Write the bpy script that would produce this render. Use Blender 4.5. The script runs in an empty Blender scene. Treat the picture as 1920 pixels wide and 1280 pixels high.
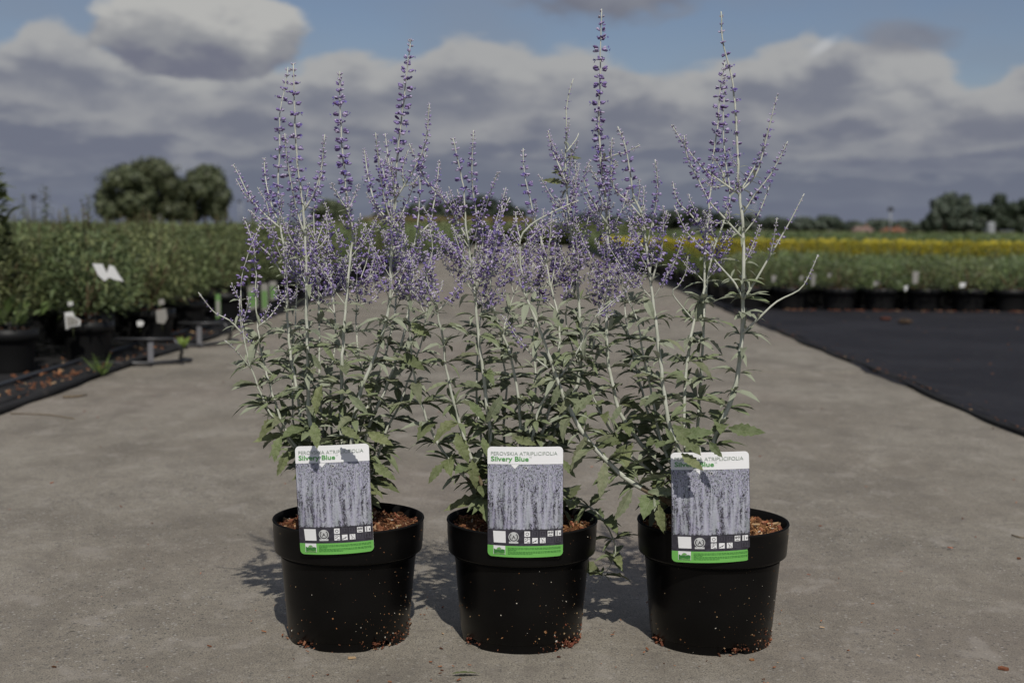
import bpy, math, random
import numpy as np
from mathutils import Vector, Matrix, Euler

random.seed(7)
rng = np.random.default_rng(7)
sc = bpy.context.scene
COL = sc.collection
R = math.radians

# ------------------------------------------------------------------ camera
H = 0.572
FPX = 2550.0
cam_d = bpy.data.cameras.new('camera')
cam_d.sensor_width = 36.0
cam_d.lens = 36.0 * FPX / 1920.0
cam_d.clip_end = 6000
cam_d.clip_start = 0.05
cam = bpy.data.objects.new('camera', cam_d)
COL.objects.link(cam)
CM = Matrix.Rotation(R(90 - 4.82), 4, 'X') @ Matrix.Rotation(R(0.5), 4, 'Z')
cam.matrix_world = Matrix.Translation((0, 0, H)) @ CM
cam_d.dof.use_dof = True
cam_d.dof.focus_distance = 1.84
cam_d.dof.aperture_fstop = 5.7
cam_d.dof.aperture_blades = 7
sc.camera = cam

# ------------------------------------------------------------------ sun + world
SUN_EL, SUN_AZ = 49.0, 9.5        # azimuth: degrees to the right of straight behind the camera
sun_d = bpy.data.lights.new('sun', 'SUN')
sun_d.energy = 3.5
sun_d.angle = R(0.55)
sun_d.color = (1.0, 0.955, 0.88)
sun = bpy.data.objects.new('sun', sun_d)
COL.objects.link(sun)
sd = Vector((math.sin(R(SUN_AZ)) * math.cos(R(SUN_EL)), -math.cos(R(SUN_AZ)) * math.cos(R(SUN_EL)), math.sin(R(SUN_EL))))
sun.rotation_euler = sd.to_track_quat('Z', 'Y').to_euler()
sun.location = (2, -4, 6)

vs = sc.view_settings
vs.view_transform = 'Standard'
vs.look = 'None'
vs.exposure = -0.15
vs.gamma = 1.0
vs.use_curve_mapping = False
sc.cycles.use_denoising = True
sc.cycles.max_bounces = 6
sc.cycles.diffuse_bounces = 3
sc.cycles.glossy_bounces = 3
sc.cycles.transmission_bounces = 3
sc.cycles.caustics_reflective = False
sc.cycles.caustics_refractive = False
sc.cycles.sample_clamp_indirect = 4


class NT:
    """small helper for node trees"""
    def __init__(self, nt):
        self.t = nt
        self.t.nodes.clear()

    def n(self, typ, **kw):
        nd = self.t.nodes.new(typ)
        for k, v in kw.items():
            if k == 'inp':
                for i, val in v.items():
                    if isinstance(val, bpy.types.NodeSocket):
                        self.t.links.new(val, nd.inputs[i])
                    else:
                        nd.inputs[i].default_value = val
            else:
                setattr(nd, k, v)
        return nd

    def m(self, op, a, b=0.0, c=None, clamp=False):
        nd = self.n('ShaderNodeMath', operation=op, use_clamp=clamp)
        for i, v in enumerate((a, b, c)):
            if v is None:
                continue
            if isinstance(v, bpy.types.NodeSocket):
                self.t.links.new(v, nd.inputs[i])
            else:
                nd.inputs[i].default_value = v
        return nd.outputs[0]

    def mr(self, v, a, b, c=0.0, d=1.0, smooth=True):
        nd = self.n('ShaderNodeMapRange', interpolation_type='SMOOTHSTEP' if smooth else 'LINEAR')
        self.t.links.new(v, nd.inputs[0])
        for i, x in enumerate((a, b, c, d)):
            if isinstance(x, bpy.types.NodeSocket):
                self.t.links.new(x, nd.inputs[i + 1])
            else:
                nd.inputs[i + 1].default_value = x
        return nd.outputs[0]

    def mix(self, f, a, b, blend='MIX'):
        nd = self.n('ShaderNodeMix', data_type='RGBA', blend_type=blend)
        for i, v in ((0, f), (6, a), (7, b)):
            if isinstance(v, bpy.types.NodeSocket):
                self.t.links.new(v, nd.inputs[i])
            elif isinstance(v, (int, float)):
                nd.inputs[i].default_value = v
            else:
                nd.inputs[i].default_value = (*v, 1.0) if len(v) == 3 else v
        return nd.outputs[2]

    def noise(self, vec, scale, detail=4, rough=0.55, dist=0.0, out='Fac'):
        nd = self.n('ShaderNodeTexNoise')
        if vec is not None:
            self.t.links.new(vec, nd.inputs['Vector'])
        nd.inputs['Scale'].default_value = scale
        nd.inputs['Detail'].default_value = detail
        nd.inputs['Roughness'].default_value = rough
        nd.inputs['Distortion'].default_value = dist
        return nd.outputs[out]

    def vscale(self, vec, s, loc=(0, 0, 0)):
        nd = self.n('ShaderNodeMapping')
        self.t.links.new(vec, nd.inputs[0])
        nd.inputs['Location'].default_value = loc
        nd.inputs['Scale'].default_value = s
        return nd.outputs[0]


def s2l(*c):
    return tuple((x / 255 / 12.92) if x / 255 <= 0.04045 else ((x / 255 + 0.055) / 1.055) ** 2.4 for x in c)


world = bpy.data.worlds.new('World')
sc.world = world
world.use_nodes = True
W = NT(world.node_tree)
WS = 0.085
sky = W.n('ShaderNodeTexSky', sky_type='NISHITA', sun_disc=False)
sky.sun_elevation = R(SUN_EL)
sky.sun_rotation = R(180 - SUN_AZ)
sky.altitude = 50
sky.air_density = 1.0
sky.dust_density = 0.6
sky.ozone_density = 1.6
tc = W.n('ShaderNodeTexCoord').outputs['Generated']
sep = W.n('ShaderNodeSeparateXYZ', inp={0: tc})
X_, Y_, Z_ = sep.outputs
az = W.m('ARCTAN2', X_, Y_)
el = W.m('ARCSINE', Z_)
U = W.m('MULTIPLY', az, 2.55)      # 1 unit = 1000 pixels of the photograph's scale
V = W.m('MULTIPLY', el, 2.55)
# seamless noise vector: direction, flattened towards the horizon
nv = W.n('ShaderNodeCombineXYZ', inp={0: W.m('MULTIPLY', X_, 2.55), 1: W.m('MULTIPLY', Y_, 2.55), 2: W.m('MULTIPLY', Z_, 5.2)}).outputs[0]
nbig = W.noise(nv, 3.0, 4, 0.5)
nmid = W.noise(nv, 8.0, 5, 0.52)
bil = W.m('SUBTRACT', 1.0, W.m('ABSOLUTE', W.m('SUBTRACT', W.m('MULTIPLY', W.noise(nv, 6.5, 4, 0.5), 2.0), 1.0)))
pert = W.m('ADD', W.m('MULTIPLY', W.m('SUBTRACT', nmid, 0.5), 0.09), W.m('MULTIPLY', W.m('SUBTRACT', bil, 0.8), 0.10))
# cloud deck: top profile (v) as a function of u
fc = W.n('ShaderNodeFloatCurve')
prof = [(-1.2, .30), (-.96, .295), (-.90, .30), (-.84, .345), (-.78, .335), (-.74, .31), (-.55, .29), (-.42, .29), (-.36, .315), (-.30, .318), (-.25, .30), (-.16, .325), (-.09, .345),
        (-.02, .335), (.05, .325), (.12, .33), (.20, .30), (.28, .27), (.36, .295), (.44, .325), (.50, .335), (.58, .36), (.64, .33), (.74, .32), (.80, .28), (.84, .265), (.90, .30), (.97, .295), (1.2, .30)]
cv = fc.mapping.curves[0]
pts = [((u + 1.2) / 2.4, v) for u, v in prof]
cv.points[0].location = pts[0]
cv.points[1].location = pts[-1]
for p in pts[1:-1]:
    cv.points.new(*p)
fc.mapping.update()
W.t.links.new(W.m('DIVIDE', W.m('ADD', U, 1.2), 2.4, clamp=True), fc.inputs['Value'])
top = fc.outputs[0]


def blob(cu, cv_, ru, rv, soft=0.12, amp=2.4):
    du = W.m('DIVIDE', W.m('SUBTRACT', U, cu), ru)
    dv = W.m('DIVIDE', W.m('SUBTRACT', V, cv_), rv)
    r = W.m('SQRT', W.m('ADD', W.m('MULTIPLY', du, du), W.m('MULTIPLY', dv, dv)))
    f = W.m('ADD', W.m('SUBTRACT', 1.0, r), W.m('MULTIPLY', pert, amp))
    return W.mr(f, 0.0, soft), dv, f


cum, cum_dv, cum_f = blob(-.570, .340, .208, .085, 0.13, 3.6)      # big cumulus, upper left
dk1, _, _ = blob(.17, .425, .19, .062, 0.6, 8.5)                # dark cloud at the top, centre
dk2, _, _ = blob(.50, .438, .26, .030, 0.8, 8.0)
dk3, _, _ = blob(.700, .338, .13, .036, 0.8, 9.0)               # grey cloud right of the white streak
# the bright streak: a slanted blob
su = W.m('SUBTRACT', U, .562)
sv = W.m('SUBTRACT', V, .328)
ra = W.m('ADD', W.m('MULTIPLY', su, .82), W.m('MULTIPLY', sv, .57))
rb = W.m('SUBTRACT', W.m('MULTIPLY', sv, .82), W.m('MULTIPLY', su, .57))
rr = W.m('SQRT', W.m('ADD', W.m('POWER', W.m('ABSOLUTE', W.m('DIVIDE', ra, .046)), 2.0), W.m('POWER', W.m('ABSOLUTE', W.m('DIVIDE', rb, .015)), 2.0)))
streak = W.mr(W.m('ADD', W.m('SUBTRACT', 1.0, rr), W.m('MULTIPLY', pert, 9.0)), 0.0, 0.8)

c_light = tuple(x for x in s2l(158, 159, 162))
c_mid = s2l(137, 140, 151)
c_dark = s2l(108, 113, 132)
c_white = s2l(186, 187, 189)
inv = 1.0 / WS
EX = 0.99


def k(c, f=1.0):
    return tuple(x * inv * f for x in c)


skc = W.mix(1.0, sky.outputs[0], (0.70, 0.665, 0.72), 'MULTIPLY')
veil = W.m('MULTIPLY', W.mr(nbig, 0.38, 0.72), 0.45)
col = W.mix(veil, skc, k(s2l(134, 144, 160), EX))


def bank(col, topv, amp, scale, off, hi_c, lo_c, fade, soft, strength=1.0, aspect=1.0):
    """one bank of clouds: light along its billowed top, greyer below"""
    v_ = W.n('ShaderNodeVectorMath', operation='MULTIPLY_ADD', inp={0: nv, 1: (1.0, 1.0, aspect), 2: (off, off * .7, off * 1.3)}).outputs[0]
    n_ = W.noise(v_, scale, 5, 0.5)
    n2_ = W.noise(v_, scale * 0.33, 3, 0.5)
    p_ = W.m('ADD', W.m('MULTIPLY', W.m('SUBTRACT', n_, 0.5), amp), W.m('MULTIPLY', W.m('SUBTRACT', n2_, 0.5), amp * 1.1))
    d_ = W.m('SUBTRACT', W.m('ADD', topv, p_), V)
    al = W.m('MULTIPLY', W.mr(d_, -soft * .4, soft), strength)
    sh = W.m('ADD', W.mr(d_, 0.0, fade), W.m('MULTIPLY', W.m('SUBTRACT', nmid, 0.5), 2.0))
    sh = W.m('ADD', sh, W.m('MULTIPLY', W.m('SUBTRACT', n2_, 0.5), 1.4))
    c_ = W.mix(W.mr(sh, 0.0, 1.0), k(hi_c, EX), k(lo_c, EX))
    return W.mix(al, col, c_)


col = bank(col, W.m('ADD', top, W.m('MULTIPLY', W.m('SUBTRACT', bil, 0.8), 0.07)), 0.05, 7.0, 0.0, s2l(173, 174, 175), s2l(126, 130, 143), 0.12, 0.020)
col = bank(col, 0.235, 0.16, 6.5, 3.7, s2l(164, 165, 168), s2l(121, 125, 139), 0.08, 0.045, 0.9)
col = bank(col, 0.175, 0.12, 9.0, 7.9, s2l(155, 157, 162), s2l(115, 120, 136), 0.055, 0.038, 0.85, 1.5)
col = bank(col, 0.115, 0.07, 12.0, 12.3, s2l(144, 148, 156), s2l(112, 118, 134), 0.04, 0.028, 0.8, 2.2)
col = bank(col, 0.065, 0.05, 14.0, 17.1, s2l(125, 131, 145), s2l(112, 118, 135), 0.035, 0.03, 0.7, 3.0)
dk_c = W.mix(W.mr(nmid, 0.35, 0.65), k(s2l(118, 121, 134), EX), k(s2l(134, 137, 147), EX))
col = W.mix(W.m('MULTIPLY', dk1, 0.95), col, dk_c)
col = W.mix(W.m('MULTIPLY', dk2, 0.6), col, dk_c)
col = W.mix(W.m('MULTIPLY', streak, 0.8), col, k(s2l(192, 194, 197), EX))
col = W.mix(W.m('MULTIPLY', dk3, 0.8), col, W.mix(0.4, dk_c, k(c_mid, EX)))
cb = W.m('ADD', W.m('MULTIPLY', cum_dv, 0.95), W.m('MULTIPLY', W.m('SUBTRACT', nmid, 0.5), 2.2))
cb = W.m('ADD', cb, W.m('MULTIPLY', W.m('SUBTRACT', bil, 0.75), 0.9))
cum_c = W.mix(W.mr(cb, -0.8, -0.1), k(s2l(119, 122, 137), EX), k(s2l(150, 152, 157), EX))
cum_c = W.mix(W.mr(cb, -0.2, 0.55), cum_c, k(s2l(188, 188, 186), EX))
col = W.mix(cum, col, cum_c)
hi_n = W.noise(nv, 1.1, 5, 0.55)
hi = W.m('MULTIPLY', W.mr(hi_n, 0.50, 0.60), W.mr(V, 0.46, 0.60))
hc = W.mix(W.mr(nmid, 0.35, 0.62), k(c_mid, 1.25), k(c_white, 1.5))
col = W.mix(hi, col, hc)
bg = W.n('ShaderNodeBackground', inp={0: col, 1: WS})
wo = W.n('ShaderNodeOutputWorld', inp={0: bg.outputs[0]})
world.cycles.sampling_method = 'MANUAL'
world.cycles.sample_map_resolution = 1024


# ------------------------------------------------------------------ helpers
def ray(px, py):
    d = Vector(((px - 960) / FPX, (640 - py) / FPX, -1.0))
    return (CM.to_3x3() @ d)


def at(px, py, Y):
    """the point on the plane y = Y seen at that pixel of the photograph"""
    d = ray(px, py)
    t = Y / d.y
    return Vector((d.x * t, Y, H + d.z * t))


def gnd(px, py, z=0.0):
    d = ray(px, py)
    t = (z - H) / d.z
    return Vector((d.x * t, d.y * t, z))


def tag(o, label=None, cat=None, group=None, kind=None):
    if label: o['label'] = label
    if cat: o['category'] = cat
    if group: o['group'] = group
    if kind: o['kind'] = kind
    return o


def empty(name, loc=(0, 0, 0), rz=0.0):
    o = bpy.data.objects.new(name, None)
    o.empty_display_size = 0.05
    COL.objects.link(o)
    o.location = loc
    o.rotation_euler = (0, 0, rz)
    return o


def link(name, me, parent=None, loc=None):
    o = bpy.data.objects.new(name, me)
    COL.objects.link(o)
    if parent: o.parent = parent
    if loc is not None: o.location = loc
    return o


class MB:
    """collects pieces; builds one mesh"""
    def __init__(self):
        self.V, self.F, self.M, self.nv = [], [], [], 0
        self.S = []

    def add(self, verts, faces, mat=0, smooth=False):
        verts = np.asarray(verts, dtype=float)
        self.V.append(verts)
        n = self.nv
        for f in faces:
            self.F.append([i + n for i in f])
        self.M += [mat] * len(faces)
        self.S += [smooth] * len(faces)
        self.nv += len(verts)

    def tube(self, pts, rad, seg=6, mat=0, cap=True):
        P = np.array([tuple(p) for p in pts], dtype=float)
        n = len(P)
        if np.isscalar(rad): rad = [rad] * n
        T = np.gradient(P, axis=0)
        T /= np.linalg.norm(T, axis=1)[:, None] + 1e-12
        a = np.array([0, 0, 1.0]) if abs(T[0][2]) < 0.9 else np.array([1.0, 0, 0])
        u = np.cross(T[0], a); u /= np.linalg.norm(u)
        vs_ = []
        ang = np.arange(seg) * 2 * math.pi / seg
        for i in range(n):
            u = u - T[i] * np.dot(u, T[i]); u /= np.linalg.norm(u) + 1e-12
            w = np.cross(T[i], u)
            vs_.append(P[i] + rad[i] * (np.cos(ang)[:, None] * u + np.sin(ang)[:, None] * w))
        fs = []
        for i in range(n - 1):
            for j in range(seg):
                a_, b_ = i * seg + j, i * seg + (j + 1) % seg
                fs.append((a_, b_, b_ + seg, a_ + seg))
        if cap:
            fs.append(tuple(range(seg))[::-1])
            fs.append(tuple((n - 1) * seg + j for j in range(seg)))
        self.add(np.concatenate(vs_), fs, mat, True)

    def box(self, c, s, mat=0, rot=None):
        c = np.array(c, float); s = np.array(s, float) / 2
        v = np.array([(x, y, z) for x in (-1, 1) for y in (-1, 1) for z in (-1, 1)], float) * s
        if rot is not None:
            v = v @ np.array(rot.to_3x3()).T
        self.add(v + c, [(0, 1, 3, 2), (4, 6, 7, 5), (0, 4, 5, 1), (2, 3, 7, 6), (0, 2, 6, 4), (1, 5, 7, 3)], mat)

    def mesh(self, name, mats):
        me = bpy.data.meshes.new(name)
        V = np.concatenate(self.V) if self.V else np.zeros((0, 3))
        me.from_pydata(V.tolist(), [], self.F)
        for m in (mats if isinstance(mats, (list, tuple)) else [mats]):
            me.materials.append(m)
        me.polygons.foreach_set('material_index', self.M)
        me.polygons.foreach_set('use_smooth', self.S)
        me.update()
        return me

    def build(self, name, mats, parent=None, loc=None):
        return link(name, self.mesh(name, mats), parent, loc)


def lathe(mb, prof, seg=64, mat=0, zfun=None, smooth=True):
    vs_, fs = [], []
    for i, (r, z) in enumerate(prof):
        for j in range(seg):
            a = 2 * math.pi * j / seg
            zz = zfun(i, a, z) if zfun else z
            vs_.append((r * math.cos(a), r * math.sin(a), zz))
    for i in range(len(prof) - 1):
        for j in range(seg):
            a_, b_ = i * seg + j, i * seg + (j + 1) % seg
            fs.append((a_, b_, b_ + seg, a_ + seg))
    mb.add(vs_, fs, mat, smooth)


# ------------------------------------------------------------------ materials
def mat(name, base, rough=0.6, spec=0.5, var=None, bump=None, coat=0.0, obj_var=0.0, transl=0.0, back=None, coord='Object'):
    """base colour with optional noise variation (var = (colour2, scale, detail)), bump = (scale, strength, distance)"""
    m = bpy.data.materials.new(name)
    m.use_nodes = True
    t = NT(m.node_tree)
    p = t.n('ShaderNodeBsdfPrincipled')
    out = t.n('ShaderNodeOutputMaterial')
    p.inputs['Roughness'].default_value = rough
    p.inputs['Specular IOR Level'].default_value = spec
    p.inputs['Coat Weight'].default_value = coat
    co = t.n('ShaderNodeTexCoord').outputs[coord]
    c = None
    if var:
        n = t.noise(co, var[1], var[2] if len(var) > 2 else 4)
        c = t.mix(t.mr(n, 0.36, 0.64), base, var[0])
    if back is not None:
        g = t.n('ShaderNodeNewGeometry').outputs['Backfacing']
        c = t.mix(g, c if c is not None else base, back)
    if obj_var:
        oi = t.n('ShaderNodeObjectInfo').outputs['Random']
        br = t.mr(oi, 0, 1, 1 - obj_var, 1 + obj_var, smooth=False)
        hsv = t.n('ShaderNodeHueSaturation')
        hsv.inputs['Hue'].default_value = 0.5
        t.t.links.new(br, hsv.inputs['Value'])
        hv = t.m('MULTIPLY', oi, 7.13)
        hv = t.m('FRACT', hv)
        t.t.links.new(t.mr(hv, 0, 1, 0.5 - obj_var * 0.07, 0.5 + obj_var * 0.05, smooth=False), hsv.inputs['Hue'])
        if c is None:
            hsv.inputs['Color'].default_value = (*base, 1)
        else:
            t.t.links.new(c, hsv.inputs['Color'])
        c = hsv.outputs[0]
    if c is None:
        p.inputs['Base Color'].default_value = (*base, 1)
    else:
        t.t.links.new(c, p.inputs['Base Color'])
    if bump:
        bn = t.noise(co, bump[0], 5, 0.6)
        b = t.n('ShaderNodeBump', inp={'Strength': bump[1], 'Distance': bump[2], 'Height': bn})
        t.t.links.new(b.outputs[0], p.inputs['Normal'])
    sh = p.outputs[0]
    if transl:
        tr = t.n('ShaderNodeBsdfTranslucent')
        if c is None:
            tr.inputs[0].default_value = (*base, 1)
        else:
            t.t.links.new(c, tr.inputs[0])
        mx = t.n('ShaderNodeMixShader', inp={0: transl, 1: sh, 2: tr.outputs[0]})
        sh = mx.outputs[0]
    t.t.links.new(sh, out.inputs[0])
    return m


def concrete_material():
    m = bpy.data.materials.new('concrete')
    m.use_nodes = True
    t = NT(m.node_tree)
    co = t.n('ShaderNodeTexCoord').outputs['Object']
    n1 = t.noise(co, 0.9, 5, 0.6)
    n2 = t.noise(t.vscale(co, (1.0, 0.55, 1.0)), 4.5, 6, 0.62, 0.4)
    n3 = t.noise(co, 60, 4, 0.7)
    n4 = t.noise(co, 420, 2, 0.6)
    c = t.mix(t.mr(n1, 0.33, 0.68), (0.225, 0.195, 0.153), (0.299, 0.270, 0.220))
    c = t.mix(t.mr(n2, 0.44, 0.68, 0, 0.75), c, (0.162, 0.141, 0.111))
    c = t.mix(t.mr(n2, 0.44, 0.28, 0, 0.6), c, (0.357, 0.324, 0.267))
    c = t.mix(t.mr(n3, 0.45, 0.68, 0, 0.42), c, (0.122, 0.112, 0.095))
    c = t.mix(t.mr(n3, 0.45, 0.30, 0, 0.35), c, (0.304, 0.289, 0.243))
    c = t.mix(t.mr(n4, 0.5, 0.64, 0, 0.85), c, (0.09, 0.085, 0.078))
    c = t.mix(t.mr(n4, 0.48, 0.30, 0, 0.4), c, (0.353, 0.333, 0.279))
    # exposed aggregate: small dark and pale grains in worn patches
    patch = t.mr(t.noise(t.vscale(co, (1, .6, 1)), 2.1, 5, 0.6), 0.46, 0.66)
    vo = t.n('ShaderNodeTexVoronoi', feature='F1')
    t.t.links.new(co, vo.inputs['Vector']); vo.inputs['Scale'].default_value = 170
    vor = t.n('ShaderNodeSeparateColor', inp={0: vo.outputs['Color']})
    grain = t.mr(vo.outputs['Distance'], 0.42, 0.25)
    dark = t.m('MULTIPLY', t.m('MULTIPLY', grain, t.m('GREATER_THAN', vor.outputs[0], 0.78)), t.m('ADD', t.m('MULTIPLY', patch, 0.62), 0.34))
    lite = t.m('MULTIPLY', t.m('MULTIPLY', grain, t.m('GREATER_THAN', vor.outputs[1], 0.90)), t.m('ADD', t.m('MULTIPLY', patch, 0.5), 0.40))
    c = t.mix(dark, c, (0.045, 0.047, 0.05))
    v3 = t.n('ShaderNodeTexVoronoi', feature='F1')
    t.t.links.new(co, v3.inputs['Vector']); v3.inputs['Scale'].default_value = 85
    v3c = t.n('ShaderNodeSeparateColor', inp={0: v3.outputs['Color']})
    fl = t.m('MULTIPLY', t.mr(v3.outputs['Distance'], 0.34, 0.16), t.m('GREATER_THAN', v3c.outputs[0], 0.80))
    c = t.mix(t.m('MULTIPLY', fl, t.m('ADD', t.m('MULTIPLY', patch, 0.5), 0.42)), c, (0.07, 0.068, 0.068))
    fl2 = t.m('MULTIPLY', t.mr(v3.outputs['Distance'], 0.30, 0.12), t.m('GREATER_THAN', v3c.outputs[1], 0.86))
    c = t.mix(t.m('MULTIPLY', fl2, 0.5), c, (0.40, 0.375, 0.335))
    c = t.mix(lite, c, (0.42, 0.40, 0.37))
    v2 = t.n('ShaderNodeTexVoronoi', feature='F1')
    t.t.links.new(co, v2.inputs['Vector']); v2.inputs['Scale'].default_value = 26
    v2c = t.n('ShaderNodeSeparateColor', inp={0: v2.outputs['Color']})
    sp = t.m('MULTIPLY', t.mr(v2.outputs['Distance'], 0.13, 0.05), t.m('GREATER_THAN', v2c.outputs[0], 0.82))
    c = t.mix(t.m('MULTIPLY', sp, 0.8), c, (0.06, 0.05, 0.042))
    c = t.mix(t.mr(t.noise(co, 0.6, 4, .5), 0.46, 0.66, 0, 0.35), c, (0.235, 0.19, 0.163))
    n6 = t.noise(t.vscale(co, (1, .7, 1)), 13, 5, 0.65, 0.3)
    c = t.mix(t.mr(n6, 0.50, 0.68, 0, 0.45), c, (0.15, 0.132, 0.112))
    c = t.mix(t.mr(n6, 0.47, 0.33, 0, 0.4), c, (0.33, 0.30, 0.262))
    p = t.n('ShaderNodeBsdfPrincipled', inp={'Base Color': c, 'Roughness': 0.92, 'Specular IOR Level': 0.25})
    hgt = t.m('ADD', t.m('MULTIPLY', n3, 0.5), t.m('MULTIPLY', n4, 0.5))
    b = t.n('ShaderNodeBump', inp={'Strength': 1.0, 'Distance': 0.0022, 'Height': hgt})
    t.t.links.new(b.outputs[0], p.inputs['Normal'])
    t.n('ShaderNodeOutputMaterial', inp={0: p.outputs[0]})
    return m


def fabric_material(name, ca, cb):
    m = bpy.data.materials.new(name)
    m.use_nodes = True
    t = NT(m.node_tree)
    co = t.n('ShaderNodeTexCoord').outputs['Object']
    c = t.mix(t.mr(t.noise(co, 1.6, 6, 0.6), 0.35, 0.68), ca, cb)
    c = t.mix(t.mr(t.noise(co, 18, 5, 0.65), 0.56, 0.76, 0, 0.5), c, (0.085, 0.072, 0.06))
    wv = t.n('ShaderNodeTexWave', bands_direction='X', inp={'Vector': co, 'Scale': 120.0})
    wv2 = t.n('ShaderNodeTexWave', bands_direction='Y', inp={'Vector': co, 'Scale': 120.0})
    h = t.m('ADD', wv.outputs['Fac'], wv2.outputs['Fac'])
    h = t.m('ADD', t.m('MULTIPLY', h, 0.1), t.m('MULTIPLY', t.noise(co, 3.0, 4), 3.0))
    b = t.n('ShaderNodeBump', inp={'Strength': 0.5, 'Distance': 0.006, 'Height': h})
    p = t.n('ShaderNodeBsdfPrincipled', inp={'Base Color': c, 'Roughness': 0.85, 'Specular IOR Level': 0.2, 'Normal': b.outputs[0]})
    t.n('ShaderNodeOutputMaterial', inp={0: p.outputs[0]})
    return m


M_conc = concrete_material()
M_fab_r = fabric_material('woven_fabric_blue_black', (0.0135, 0.013, 0.0165), (0.022, 0.0215, 0.026))
M_fab_l = fabric_material('woven_fabric_black', (0.016, 0.016, 0.017), (0.026, 0.025, 0.025))
M_ground = mat('field_soil_grass', (0.055, 0.07, 0.028), 0.95, 0.1, ((0.10, 0.085, 0.045), 0.2, 6))
M_pot = mat('black_plastic', (0.0038, 0.0036, 0.0036), 0.3, 0.16, ((0.0055, 0.0052, 0.005), 14, 4), (9, 0.03, 0.002))
M_potin = mat('black_plastic_inside', (0.006, 0.006, 0.006), 0.75, 0.08)
M_potbg = mat('dull_black_plastic', (0.010, 0.010, 0.010), 0.5, 0.25, obj_var=0.2)
M_soil = mat('potting_mix', (0.075, 0.034, 0.017), 0.95, 0.1, ((0.17, 0.075, 0.035), 160, 3), (240, 0.9, 0.004))
M_chip = [mat('bark_red', (0.20, 0.088, 0.042), 0.85, 0.15, ((0.12, 0.05, 0.026), 150, 3), obj_var=0.3),
          mat('bark_orange', (0.31, 0.165, 0.085), 0.85, 0.15, ((0.22, 0.085, 0.035), 170, 3), obj_var=0.3),
          mat('bark_dark', (0.085, 0.04, 0.022), 0.9, 0.1, obj_var=0.2),
          mat('bark_pale', (0.44, 0.30, 0.17), 0.8, 0.15, obj_var=0.2)]
M_speck = mat('pale_grit', (0.55, 0.50, 0.42), 0.8, 0.2)
M_stem = mat('felted_stem', (0.58, 0.59, 0.51), 0.9, 0.1, ((0.47, 0.49, 0.40), 60, 4), (500, 0.4, 0.0008))
M_wood = mat('woody_stem', (0.13, 0.095, 0.06), 0.9, 0.1, ((0.21, 0.165, 0.11), 120, 4), (300, 0.6, 0.001))


def leaf_material(name, a, b, back, ov=0.22):
    m = bpy.data.materials.new(name)
    m.use_nodes = True
    t = NT(m.node_tree)
    uv = t.n('ShaderNodeTexCoord').outputs['UV']
    co = t.n('ShaderNodeTexCoord').outputs['Object']
    s = t.n('ShaderNodeSeparateXYZ', inp={0: uv})
    ax = t.m('ABSOLUTE', t.m('SUBTRACT', s.outputs[1], 0.5))
    vein = t.mr(ax, 0.035, 0.0)
    sw = t.m('SINE', t.m('MULTIPLY', t.m('SUBTRACT', s.outputs[0], t.m('MULTIPLY', ax, 0.35)), 62.0))
    side = t.mr(sw, 0.72, 1.0)
    vv = t.m('MAXIMUM', vein, t.m('MULTIPLY', side, 0.45))
    c = t.mix(t.mr(t.noise(co, 6.0, 4), 0.36, 0.64), a, b)
    c = t.mix(t.m('MULTIPLY', vv, 0.6), c, (0.33, 0.35, 0.22))
    oi = t.n('ShaderNodeObjectInfo').outputs['Random']
    hsv = t.n('ShaderNodeHueSaturation', inp={'Color': c, 'Value': t.mr(oi, 0, 1, 1 - ov, 1 + ov, False),
              'Hue': t.mr(t.m('FRACT', t.m('MULTIPLY', oi, 9.7)), 0, 1, 0.478, 0.512, False)})
    g = t.n('ShaderNodeNewGeometry').outputs['Backfacing']
    c = t.mix(g, hsv.outputs[0], back)
    hgt = t.m('ADD', t.m('MULTIPLY', vv, -0.6), t.m('MULTIPLY', t.noise(co, 40.0, 3), 0.7))
    bp = t.n('ShaderNodeBump', inp={'Strength': 0.6, 'Distance': 0.001, 'Height': hgt})
    p = t.n('ShaderNodeBsdfPrincipled', inp={'Base Color': c, 'Roughness': 0.72, 'Specular IOR Level': 0.28, 'Normal': bp.outputs[0]})
    tr = t.n('ShaderNodeBsdfTranslucent', inp={0: c})
    mx = t.n('ShaderNodeMixShader', inp={0: 0.24, 1: p.outputs[0], 2: tr.outputs[0]})
    t.n('ShaderNodeOutputMaterial', inp={0: mx.outputs[0]})
    return m


M_leaf_lo = leaf_material('sage_leaf_lower', (0.13, 0.165, 0.065), (0.19, 0.225, 0.11), (0.25, 0.275, 0.18))
M_leaf_mid = leaf_material('sage_leaf_middle', (0.165, 0.195, 0.11), (0.23, 0.255, 0.155), (0.31, 0.33, 0.24))
M_leaf_hi = leaf_material('sage_leaf_upper', (0.22, 0.25, 0.17), (0.30, 0.325, 0.24), (0.38, 0.40, 0.32))
M_small = [mat('small_leaf_green', (0.20, 0.235, 0.13), 0.8, 0.2, transl=0.15, back=(0.24, 0.26, 0.19)),
           mat('small_leaf_grey', (0.29, 0.315, 0.23), 0.85, 0.15, transl=0.12, back=(0.42, 0.44, 0.36))]
M_flow = [mat('calyx_violet', (0.30, 0.245, 0.45), 0.85, 0.15, ((0.225, 0.165, 0.37), 90, 2)),
          mat('calyx_pale', (0.46, 0.40, 0.55), 0.9, 0.1),
          mat('calyx_deep', (0.135, 0.088, 0.20), 0.85, 0.15),
          mat('petal_blue_violet', (0.22, 0.17, 0.52), 0.7, 0.2, transl=0.25),
          mat('bud_felt', (0.40, 0.37, 0.43), 0.9, 0.1)]
FM = M_flow + [M_stem, M_small[1]]        # index 5 = stem inside flower meshes

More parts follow.
